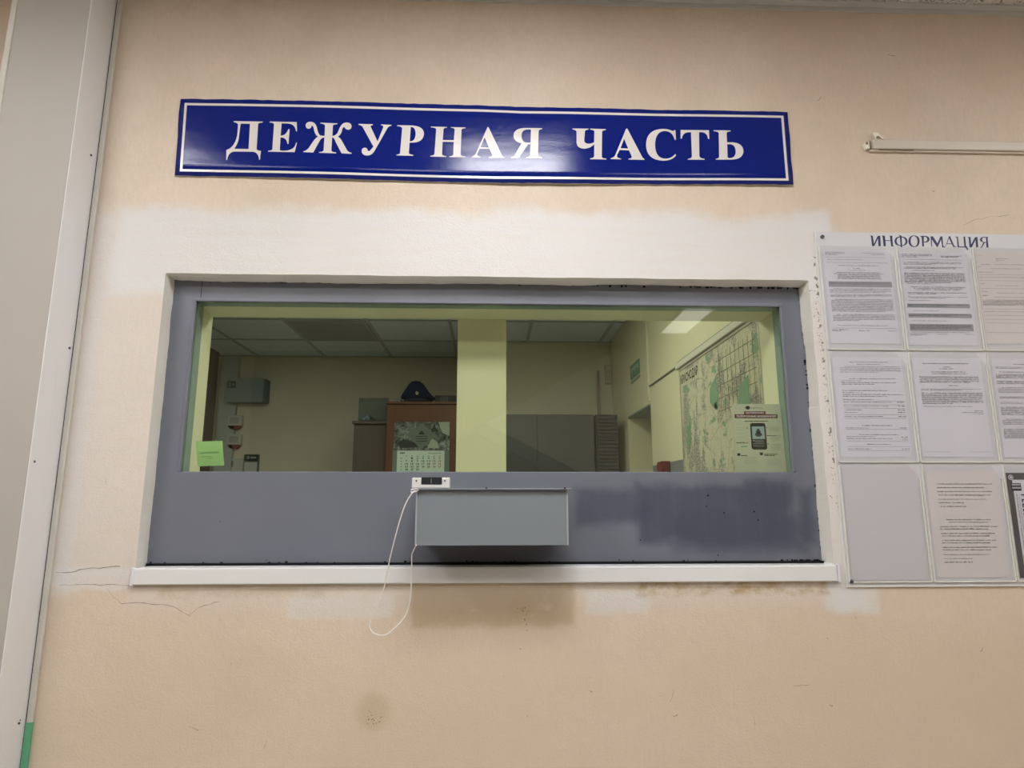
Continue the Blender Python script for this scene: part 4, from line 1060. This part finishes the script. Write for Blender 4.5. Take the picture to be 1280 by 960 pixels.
a, c_ = PY(283, 576, YF - .032), PY(291, 584, YF - .032)
bm = bmesh.new(); box(bm, a.x, c_.x, YF - .036, YF - .03, c_.z, a.z, .003); mk('badge', bm, simple('olive_badge', (.20, .19, .07), .5), t)
bm = bmesh.new(); disc(bm, ((a.x + c_.x) / 2, (a.z + c_.z) / 2 + .004), .008, YF - .040, YF - .036, 8); mk('badge_emblem', bm, simple('gold_emblem', (.75, .60, .18), .4), t)
x0, x1, z0, z1 = P2(305, 568, 321.5, 592, YF - .04)
t = thing('control_panel', 'wall keypad with dark green top and white lower half', 'keypad', ((x0 + x1) / 2, YF, z0))
bm = bmesh.new(); box(bm, x0, x1, YF - .035, YF, z0, z1, .004); mk('panel_body', bm, simple('grey_rim', (.14, .17, .15), .5), t)
bm = bmesh.new(); box(bm, x0 + .008, x1 - .008, YF - .038, YF - .035, z0 + .005, z0 + (z1 - z0) * .60, .002); mk('white_face', bm, M_alarm, t)
bm = bmesh.new(); box(bm, x0 + .002, x1 - .002, YF - .042, YF - .035, z0 + (z1 - z0) * .66, z1, .004); mk('dark_display', bm, simple('dark_green_display', (.018, .045, .03), .3), t)
bm = bmesh.new(); box(bm, x0 + .03, x0 + .05, YF - .044, YF - .042, z1 - .04, z1 - .015); box(bm, x0 + .058, x1 - .018, YF - .044, YF - .042, z1 - .036, z1 - .02); mk('display_mark', bm, M_shade, t)

# dark curtain-like panel on the left wall
p = PX(274.5, 426.6, RX0 + .03); 
bm = bmesh.new(); box(bm, RX0, RX0 + .04, 1.0, p.y, 0.2, p.z, .004)
pan = mk('wall_panel', bm, M_wood3, label='tall dark brown panel along the left wall of the room', cat='panel')
bm = bmesh.new(); box(bm, RX0 + .04, RX0 + .05, p.y - .45, p.y - .03, 0.2, 1.95, .003); mk('door_leaf', bm, simple('dark_red_brown', (.07, .035, .028), .5), pan)

# ---- cabinets
YW = 2.95
x0, x1, z0, z1 = P2(483.5, 501.5, 571.5, 590, YW)
wd = thing('wardrobe', 'tall reddish brown wooden wardrobe beside the cream pier', 'wardrobe', ((x0 + x1) / 2, YW + .3, 0))
WX0, WX1, WZ = x0, x1 + .12, z1
WX1 = -0.225
bm = bmesh.new(); box(bm, WX0, WX1, YW + .02, YW + .6, 0, WZ - .02, .002); mk('carcass', bm, M_wood1, wd)
bm = bmesh.new(); box(bm, WX0 - .005, WX1, YW, YW + .61, WZ - .02, WZ, .002); mk('top_board', bm, M_wood1, wd)
for a, b_ in ((WX0 + .005, WX1 - .005),):
    bm = bmesh.new(); box(bm, a, b_, YW + .002, YW + .02, .06, WZ - .026, .002); d = mk('door', bm, M_wood1, wd)
    b = bmesh.new(); xx = b_ - .03 if a < WX0 + .1 else a + .03; tube(b, [(xx, YW + .002, 1.0), (xx, YW - .02, 1.0), (xx, YW - .02, 1.12), (xx, YW + .002, 1.12)], .004, 6); mk('handle', b, M_screw, d)
YL = 3.05
x0, x1, z0, z1 = P2(440.5, 526, 484, 590, YL)
sx0, sx1, sz = x0 + .012, WX0 - .006, z1
lc = thing('low_cabinet', 'dark grey-brown cabinet standing left of the wardrobe', 'cabinet', ((sx0 + sx1) / 2, YL + .3, 0))
bm = bmesh.new(); box(bm, sx0, sx1, YL + .012, YL + .5, 0, sz - .024, .002); mk('carcass', bm, M_wood2, lc)
bm = bmesh.new(); box(bm, sx0 - .014, sx1, YL - .01, YL + .51, sz - .024, sz, .002); mk('top_board', bm, M_wood2, lc)
mid = (sx0 + sx1) / 2
for a, b_ in ((sx0 + .003, sx1 - .003),):
    bm = bmesh.new(); box(bm, a, b_, YL, YL + .012, .06, sz - .034, .002); d = mk('door', bm, M_wood2, lc)
    b = bmesh.new(); disc(b, (b_ - .02 if a < mid - .1 else a + .02, 1.1), .008, YL - .015, YL, 10); mk('knob', b, M_screw, d)
# framed picture on the cabinet
x0, x1, z0, z1 = P2(448.5, 497, 489, 524, YL + .04)
bx = thing('framed_picture', 'dark framed picture of a peaked cap leaning on the low cabinet', 'picture', ((x0 + x1) / 2, YL + .05, sz))
bm = bmesh.new()
x1 = min(x1, WX0 - .01) if x1 > WX0 - .01 and YL < YW + .6 else x1
x1 = WX0 - .012
box(bm, x0, x1, YL + .05, YL + .07, sz, z1, .002); mk('frame', bm, simple('dark_olive_frame', (.085, .09, .072), .5), bx)
bm = bmesh.new(); box(bm, x0 + .010, x1 - .008, YL + .046, YL + .05, sz + .012, z1 - .03); mk('print', bm, simple('murky_print', (.088, .105, .082), .4, .4, .25, 18), bx)
a, c_ = PY(453.5, 514, YL + .045), PY(461.5, 524, YL + .045)
bm = bmesh.new(); k_ = (c_.x - a.x)
slab(bm, [(a.x, sz + .012), (a.x + k_ * .1, sz + .045), (a.x + k_ * .45, sz + .062), (a.x + k_ * .9, sz + .048), (a.x + k_ * 1.0, sz + .012)], YL + .0445, YL + .046)
mk('blue_figure_print', bm, photo_print('blue_print', 60, (.03, .045, .075), (.22, .29, .36)), bx)
bm = bmesh.new(); slab(bm, [(a.x + k_ * 1.1, sz + .012), (a.x + k_ * 1.05, sz + .05), (a.x + k_ * 2.1, sz + .012)], YL + .0445, YL + .046); mk('dark_figure_print', bm, simple('dark_print', (.02, .024, .02), .5), bx)
# folder box at the back of the wardrobe
x0, x1, z0, z1 = P2(544, 495, 572, 502, YW + .2)
fb = thing('storage_box', 'flat dark box with pale label lying on the wardrobe right of the cap', 'box', ((x0 + x1) / 2, YW + .3, WZ))
bm = bmesh.new(); box(bm, x0, WX1 - .02, YW + .16, YW + .42, WZ, z1, .003); mk('carton', bm, simple('dark_carton', (.075, .075, .068), .7), fb)
bm = bmesh.new()
for k in range(4):
    xx = x0 + .045 + k * .016; box(bm, xx, xx + .011, YW + .1585, YW + .16, WZ + .018, z1 - .014); 
mk('pale_label', bm, simple('faded_label', (.17, .17, .15), .7), fb)
bm = bmesh.new(); x0b = PY(492, 499, YW + .2).x; box(bm, x0b, PY(503, 499, YW + .2).x, YW + .12, YW + .3, WZ, PY(492, 498.6, YW + .12).z, .002); mk('paper_bundle', bm, simple('dull_paper', (.22, .23, .19), .7), label='thin grey paper bundle lying on the wardrobe left of the cap', cat='papers')

# ---- peaked cap
pc = PY(522, 501, YW + .10)
cap = thing('peaked_cap', 'navy blue peaked uniform cap with round badge on the wardrobe', 'cap', (pc.x, YW + .14, WZ))
M_cap = simple('navy_wool', (.014, .022, .048), .9, .2, .12, 60); M_capband = simple('dark_cap_band', (.010, .014, .026), .6)
S = (PY(545, 501, YW + .1).x - PY(501, 501, YW + .1).x) / 2
bm = bmesh.new(); nn = 28; cy = YW + .14
def capring(rx, ry, zf, sx=0):
    return [bm.verts.new((pc.x + sx + rx * math.cos(2 * math.pi * k / nn), cy + ry * math.sin(2 * math.pi * k / nn), WZ + zf(rx * math.cos(2 * math.pi * k / nn) / S, math.sin(2 * math.pi * k / nn)))) for k in range(nn)]
def ridge(u): return math.exp(-(abs(u + .10) / .74) ** 3.2)
rings = [capring(S * .80, S * .80, lambda u, v: .004), capring(S * .80, S * .80, lambda u, v: .030), capring(S * .86, S * .86, lambda u, v: .036),
         capring(S * .99, S * .97, lambda u, v: .040 + .020 * ridge(u) * (1 - v * .6)), capring(S * .97, S * .95, lambda u, v: .048 + .055 * ridge(u) * (1 - v * .5)),
         capring(S * .72, S * .70, lambda u, v: .052 + .088 * ridge(u) * (1 - v * .3)), capring(S * .35, S * .35, lambda u, v: .054 + .090 * ridge(u) * (1 - v * .15))]
for a, b_ in zip(rings, rings[1:]):
    for k in range(nn): f = bm.faces.new((a[k], a[(k + 1) % nn], b_[(k + 1) % nn], b_[k])); f.smooth = True
bm.faces.new(rings[-1]).smooth = True
mk('crown', bm, M_cap, cap)
bm = bmesh.new(); A = []; B = []
for k in range(nn + 1):
    an = 2 * math.pi * k / nn; 
    A.append(bm.verts.new((pc.x + S * .815 * math.cos(an), cy + S * .815 * math.sin(an), WZ + .003))); B.append(bm.verts.new((pc.x + S * .82 * math.cos(an), cy + S * .82 * math.sin(an), WZ + .028)))
for k in range(nn): bm.faces.new((A[k], A[k + 1], B[k + 1], B[k])).smooth = True
mk('hat_band', bm, M_capband, cap)
bm = bmesh.new(); A = []; B = []; T2 = []
for k in range(15):
    an = math.pi + math.pi * k / 14; A.append(bm.verts.new((pc.x + S * .8 * math.cos(an), cy + S * .8 * math.sin(an), WZ + .014)))
    e = math.sin(math.pi * k / 14) * .045; B.append(bm.verts.new((pc.x + S * .84 * math.cos(an), cy + (S * .8 + e) * math.sin(an), WZ + .012 - e * .16))); T2.append(bm.verts.new(B[-1].co + Vector((0, 0, -.002))))
for k in range(14): bm.faces.new((A[k], A[k + 1], B[k + 1], B[k])).smooth = True; bm.faces.new((B[k], B[k + 1], T2[k + 1], T2[k]))
mk('visor', bm, simple('glossy_black_visor', (.02, .025, .028), .2), cap)
p = PY(521.2, 491.3, cy - S * .98)
bm = bmesh.new(); disc(bm, (p.x, p.z), .011, cy - S * .98 - .004, cy - S * .9, 14, 0, .003)
bd = mk('badge', bm, simple('gold_badge', (.50, .47, .30), .35), cap)
bm = bmesh.new(); disc(bm, (p.x, p.z), .005, cy - S * .98 - .009, cy - S * .98 - .005, 10, 0, .001); mk('badge_centre', bm, M_capband, bd)

# ---- wall calendar on the wardrobe door
YK = YW - .004
cal = thing('wall_calendar', 'calendar with grey city picture above a pale month sheet', 'calendar', (PY(526, 590, YK).x, YK, PY(526, 592, YK).z))
def rect(px0, py0, px1, py1, Y, th=.001, m=None, name='x', par=cal):
    a, c_ = PY(px0, py0, Y), PY(px1, py1, Y); b = bmesh.new(); box(b, a.x, c_.x, Y, Y + th, c_.z, a.z); return mk(name, b, m, par)
rect(491, 562, 561, 610, YK, .002, simple('calendar_backing', (.17, .22, .20), .5), 'backing_card')
rect(493, 527.3, 561.8, 563, YK - .001, .002, photo_print('calendar_photo', 26, (.03, .04, .035), (.36, .42, .38)), 'picture_sheet')
rect(496.5, 563.3, 554.8, 610, YK - .003, .001, simple('calendar_paper', (.66, .80, .70), .6), 'month_sheet')
bm = bmesh.new(); Yq = YK - .0016
slab(bm, [(PY(px, py, Yq).x, PY(px, py, Yq).z) for px, py in ((527, 529), (545, 544), (527, 562), (508, 543))], Yq, Yq + .0005); mk('diamond_emblem', bm, simple('grey_green_diamond', (.15, .185, .155), .5), cal)
bm = bmesh.new(); Yq -= .0006
slab(bm, [(PY(px, py, Yq).x, PY(px, py, Yq).z) for px, py in ((527, 538), (531, 543), (523, 543))], Yq, Yq + .0005)
for py in (545, 548, 551): slab(bm, [(PY(px, y_, Yq).x, PY(px, y_, Yq).z) for px, y_ in ((520, py), (534, py), (534, py + .8), (520, py + .8))], Yq, Yq + .0005)
mk('emblem_mark', bm, simple('dark_mark', (.03, .035, .03), .6), cal)
bm = bmesh.new()
Yq = YK - .0016
slab(bm, [(PY(px, py, Yq).x, PY(px, py, Yq).z) for px, py in ((538, 536), (541, 535), (543, 529), (545, 535), (549, 539), (540, 540))], Yq, Yq + .0004)
slab(bm, [(PY(px, py, Yq).x, PY(px, py, Yq).z) for px, py in ((497, 553), (505, 549), (518, 553), (523, 559), (500, 560))], Yq, Yq + .0004)
mk('vehicle_print', bm, simple('dark_vehicle_print', (.035, .045, .038), .6), cal, kind='stuff')
bm = bmesh.new()
slab(bm, [(PY(px, py, Yq).x, PY(px, py, Yq).z) for px, py in ((548, 527.5), (561.5, 527.5), (561.5, 545), (553, 541), (550, 534))], Yq, Yq + .0004)
slab(bm, [(PY(px, py, Yq).x, PY(px, py, Yq).z) for px, py in ((534, 560), (538, 551), (541, 548), (547, 553), (549, 560))], Yq, Yq + .0004)
mk('sky_print', bm, simple('pale_sky_print', (.40, .45, .36), .6), cal, kind='stuff')
Yd = YK - .0036
dark, redd, pale = bmesh.new(), bmesh.new(), bmesh.new()
def num(B, s, cx, cy, w, h): put_text(B, s, lambda u, v: PY(cx - w / 2 + w * u, cy + h / 2 - h * v, Yd), True)
day = 1
for r in range(5):
    for c_ in range(7):
        if r == 0 and c_ == 0 or day > 30: continue
        cx = 508 + c_ * 6.93; cyy = 572.8 + r * 3.5
        num(redd if c_ > 4 else dark, str(day), cx, cyy, 1.9 if day < 10 else 3.6, 2.3); day += 1
for c_ in range(7): slab(pale, [(PY(507 + c_ * 6.93 + dx, 569.6 + dy, Yd).x, PY(507 + c_ * 6.93 + dx, 569.6 + dy, Yd).z) for dx, dy in ((0, 0), (2.2, 0), (2.2, 1), (0, 1))], Yd, Yd + .0002)
for r in range(5): slab(pale, [(PY(500.5 + dx, 572.4 + r * 3.5 + dy, Yd).x, PY(500.5 + dx, 572.4 + r * 3.5 + dy, Yd).z) for dx, dy in ((0, 0), (1.8, 0), (1.8, 1.2), (0, 1.2))], Yd, Yd + .0002)
for px in (500, 501.6, 503.2, 504.8): slab(dark, [(PY(px + dx, 565.4 + dy, Yd).x, PY(px + dx, 565.4 + dy, Yd).z) for dx, dy in ((0, 0), (1.2, 0), (1.2, 1.6), (0, 1.6))], Yd, Yd + .0002)
for q_ in range(9): slab(pale, [(PY(535 + q_ * 1.9 + dx, 566 + dy, Yd).x, PY(535 + q_ * 1.9 + dx, 566 + dy, Yd).z) for dx, dy in ((0, 0), (1.5, 0), (1.5, 1), (0, 1))], Yd, Yd + .0002)
mk('printed_digits', dark, M_inkbold, cal, kind='stuff'); mk('printed_digits', redd, simple('red_ink', (.30, .10, .08), .7), cal, kind='stuff'); mk('printed_marks', pale, simple('faint_ink', (.30, .36, .31), .7), cal, kind='stuff')

# ---- right half: dark tall cabinet, louvred unit, grille, signs
YR = 2.72
x0, x1, z0, z1 = P2(600, 517.5, 744, 590, YR)
gc = thing('tall_grey_cabinet', 'tall dark grey cabinet right of the cream pier', 'cabinet', ((x0 + x1) / 2, YR + .25, 0))
M_gc = simple('dark_grey_laminate', (.085, .087, .088), .6)
bm = bmesh.new(); box(bm, x0, x1, YR + .012, 3.27, 0, z1, .002); mk('carcass', bm, M_gc, gc)
mid = (x0 + x1) / 2
for a, b_ in ((x0 + .002, mid - .001), (mid + .001, x1 - .002)):
    bm = bmesh.new(); box(bm, a, b_, YR, YR + .012, .05, z1 - .004, .001); mk('door', bm, M_gc, gc)
x0, x1, z0_, z1 = P2(744.5, 517.8, 774.5, 590, YR + .02)
lv = thing('louvred_cabinet', 'narrow dark louvred unit between the grey cabinet and the doorway', 'cabinet', ((x0 + x1) / 2, YR + .25, 0))
bm = bmesh.new(); box(bm, x0 + .002, x1, YR + .04, 3.27, 0, z1, .002); mk('carcass', bm, simple('black_grey_laminate', (.055, .057, .056), .6), lv)
M_lv = simple('louvre_grey', (.062, .064, .062), .5)
zz = z1 - .02; first = None
while zz > 1.5:
    if first is None:
        bm = bmesh.new(); b2 = bmesh.new(); box(b2, x0 + .02, x1 - .004, YR + .020, YR + .038, -.008, .012, .002)
        for v in b2.verts: v.co.z += (v.co.y - YR - .03) * .4
        add(bm, b2)
        for v in bm.verts: v.co.z += zz
        first = mk('slat', bm, M_lv, lv, loc=Vector(((x0 + x1) / 2, YR + .03, zz)))
    else:
        o = first.copy(); COL.objects.link(o); o.location.z = first.location.z - (z1 - .02 - zz)
    zz -= .026
# grille on the far wall
YQ = 3.28
x0, x1, z0, z1 = P2(757, 455.5, 776, 479, YQ - .06)
gv = thing('vent_grille', 'small pale louvred vent box high on the far right wall', 'vent', ((x0 + x1) / 2, YQ, z0))
bm = bmesh.new(); box(bm, x0, min(x1, RX1 - .005), YQ - .05, YQ, z0, z1, .003); mk('housing', bm, simple('vent_housing', (.55, .50, .40), .5), gv)
for k in range(6):
    bm = bmesh.new(); z_ = z0 + .012 + k * (z1 - z0 - .02) / 6; box(bm, x0 + .006, min(x1, RX1 - .005) - .006, YQ - .060, YQ - .05, z_, z_ + .011, .002); mk('slat', bm, simple('vent_slat', (.62, .57, .45), .5), gv)
x0, x1, z0, z1 = P2(745, 463, 756, 516, YQ - .02)
bm = bmesh.new(); box(bm, x0, x0 + .012, YQ - .02, YQ, 1.9, z1, .002); box(bm, x0 + .02, x0 + .032, YQ - .02, YQ, 1.9, z1, .002); mk('wall_pipe', bm, simple('pinkish_pipe', (.50, .40, .32), .5), label='pair of thin vertical pinkish pipes left of the vent', cat='pipe')

XR = RX1
def PXr(px, py): return PX(px, py, XR)
def wall_slab(pxs, th, m, name, par=None, off=0.0, **kw):
    b = bmesh.new(); P_ = [PXr(*q_) for q_ in pxs]; n = len(P_)
    A = [b.verts.new((XR - off - th, p_.y, p_.z)) for p_ in P_]; B = [b.verts.new((XR - off, p_.y, p_.z)) for p_ in P_]
    b.faces.new(A); b.faces.new(B[::-1])
    for k in range(n): b.faces.new((A[k], B[k], B[(k + 1) % n], A[(k + 1) % n]))
    return mk(name, b, m, par, **kw)
ya, yb = PXr(800, 460).y, PXr(788.5, 460).y
zt1, zb1 = PXr(794, 453).z, PXr(794, 471).z
es = thing('exit_sign', 'small green plate sign above the doorway on the right wall', 'sign', (XR, (ya + yb) / 2, zb1))
bm = bmesh.new(); box(bm, XR - .006, XR, ya, yb, zb1, zt1, .001); mk('plate', bm, simple('green_plate', (.14, .30, .20), .5), es)
bm = bmesh.new()
for k in range(5):
    y_ = ya + .02 + k * (yb - ya - .04) / 5; box(bm, XR - .0075, XR - .006, y_, y_ + (yb - ya) * .1, zb1 + .04 + .01 * (k % 2), zt1 - .025)
mk('plate_marks', bm, simple('pale_green_mark', (.42, .52, .38), .5), es)
bm = bmesh.new(); box(bm, XR - .004, XR, ya, yb, zb1 - .028, zb1 - .010); mk('lower_strip', bm, simple('grey_green_strip', (.3, .36, .28), .5), es)
# cable trunking on the right wall and thin vertical duct
tr = thing('wall_trunking', 'white cable trunking running along the right wall above the map', 'cable duct', (XR, 1.2, 2.14))
bm = bmesh.new(); box(bm, XR - .018, XR, .26, 1.44, 2.133, 2.166, .003); mk('wide_trunking', bm, simple('white_trunking', (.66, .66, .56), .4), tr)
bm = bmesh.new(); box(bm, XR - .008, XR, 1.44, 2.045, 2.150, 2.160, .002); mk('thin_cable', bm, simple('grey_cable', (.16, .17, .14), .5), tr)
bm = bmesh.new(); box(bm, XR - .009, XR, .26, 1.44, 2.166, 2.176, .002); mk('shadow_groove', bm, simple('grey_groove', (.25, .27, .21), .6), tr)
bm = bmesh.new(); box(bm, XR - .012, XR, 2.046, 2.064, 2.06, RZ - .01, .002); mk('vertical_duct', bm, simple('pale_duct', (.74, .71, .55), .4), tr)
# map
MY0, MY1, MZ0, MZ1 = .34, 1.405, 1.34, 2.128
mp = thing('wall_map', 'large city map headed КРАСНОДАР on the right wall of the room', 'map', (XR, (MY0 + MY1) / 2, MZ0))
bm = bmesh.new(); box(bm, XR - .006, XR - .0005, MY0, MY1, MZ0, MZ1, .0008); mk('map_sheet', bm, map_material(), mp)
M_ml = simple('map_line', (.22, .22, .17), .6)
bm = bmesh.new()
for (y0, y1, z0, z1) in ((MY0, MY1, MZ1 - .012, MZ1), (MY1 - .012, MY1, MZ0, MZ1 - .012), (MY0, MY0 + .012, MZ0, MZ1 - .012)): box(bm, XR - .010, XR - .0005, y0, y1, z0, z1, .002)
mk('map_frame', bm, simple('map_edge_rail', (.42, .41, .31), .5), mp)
M_mm = simple('map_margin_print', (.50, .48, .36), .6)
for a0, a1 in ((MY0 + .012, MY0 + .075), (MY0 + .09, MY0 + .093), (MY1 - .03, MY1 - .027)):
    bm = bmesh.new(); box(bm, XR - .0068, XR - .006, a0, a1, MZ0, MZ1 - .012); mk('map_margin', bm, M_mm, mp)
bm = bmesh.new(); box(bm, XR - .0069, XR - .0061, 1.10, 1.385, 2.03, 2.098); mk('title_field', bm, simple('map_title_paper', (.60, .58, .44), .6), mp)
bm = bmesh.new(); put_text(bm, 'КРАСНОДАР', lambda u, v: Vector((XR - .0074, 1.385 - .275 * u, 2.036 + .056 * v)), True); mk('title_text', bm, M_inkbold, mp)
bm = bmesh.new()
for k in range(9):
    y_ = .47 + k * .045; box(bm, XR - .0066, XR - .006, y_, y_ + .003, 1.82, 2.08)
for k in range(5): z_ = 1.83 + k * .055; box(bm, XR - .0066, XR - .006, .45, .86, z_, z_ + .003)
mk('grid_lines', bm, M_ml, mp)
def patch(pl, m, nm):
    b = bmesh.new(); A = [b.verts.new((XR - .0070, y_, z_)) for y_, z_ in pl]; b.faces.new(A)
    r_ = bmesh.ops.extrude_face_region(b, geom=b.faces[:]); [v.co.__setitem__(0, v.co.x + .0008) for v in r_['geom'] if isinstance(v, bmesh.types.BMVert)]
    mk(nm, b, m, mp)
M_mg = simple('map_green', (.22, .38, .24), .6)
patch([(.62, 1.90), (.53, 1.93), (.53, 1.74), (.62, 1.70), (.60, 1.80), (.65, 1.81)], M_mg, 'green_area')
patch([(.96, 1.95), (.88, 1.99), (.86, 1.90), (.88, 1.84), (.93, 1.86), (.97, 1.89)], M_mg, 'green_area')
patch([(1.33, 1.80), (1.27, 1.84), (1.26, 1.75), (1.31, 1.70)], M_mg, 'green_area')
patch([(.92, 1.87), (.89, 1.88), (.88, 1.85), (.91, 1.84)], simple('pale_lake', (.66, .62, .48), .5), 'pale_area')
# red box at the dado
p = PXr(834.5, 577)
fx = thing('fire_box', 'small dark red box on the right wall below the map corner', 'box', (XR, p.y, p.z - .16))
bm = bmesh.new(); box(bm, XR - .05, XR, p.y - .055, p.y + .04, p.z - .16, p.z, .003); mk('housing', bm, simple('dark_red_paint', (.13, .01, .013), .4), fx)
bm = bmesh.new(); box(bm, XR - .053, XR - .05, p.y - .045, p.y + .03, p.z - .15, p.z - .01, .001); mk('door', bm, simple('red_door_paint', (.17, .012, .016), .4), fx)

# ================================================================== STAIRS BEHIND THE CAMERA (seen only as a reflection in the glass)
VY = .15 + 4.55                           # mirrored distance of the stair plane
def R2(px, py): p_ = PY(px, py, VY); return (p_.x, p_.z)
YB2 = -4.6
st = thing('staircase', 'brown-sided staircase at the back of the lobby, mirrored in the glass', 'stairs', (1.0, YB2, 0))
M_string = simple('brown_stringer_paint', (.20, .13, .05), .6); M_cream = simple('pale_stair_wall_paint', (.55, .52, .42), .6)
bm = bmesh.new(); slab(bm, [R2(607, 528), R2(634, 544), R2(720, 586), R2(850, 650), (LX1, R2(850, 650)[1]), (LX1, LZ - .01), R2(875, 388), R2(812, 415), R2(740, 454), R2(634, 512)], YB2, YB2 - .12); mk('stair_wall', bm, M_cream, st)
bm = bmesh.new(); slab(bm, [R2(560, 552), R2(607, 528), R2(740, 454), R2(812, 415), R2(875, 388), R2(840, 372), R2(715, 432), R2(634, 475), R2(560, 512)], YB2 + .02, YB2 - .3); mk('stringer', bm, M_string, st)
bm = bmesh.new(); slab(bm, [R2(607, 529), R2(720, 587), R2(850, 651), R2(850, 680), R2(720, 606), R2(595, 540)], YB2 + .02, YB2 - .3); mk('lower_stringer', bm, simple('grey_stringer', (.14, .14, .13), .6), st)
# weak strip lamp above the stairs
ceiling_lamp(1.80, -3.55, LZ - .012, .28, 1.0, M_lamp_strip, 'dim strip lamp over the stairs at the back of the lobby')
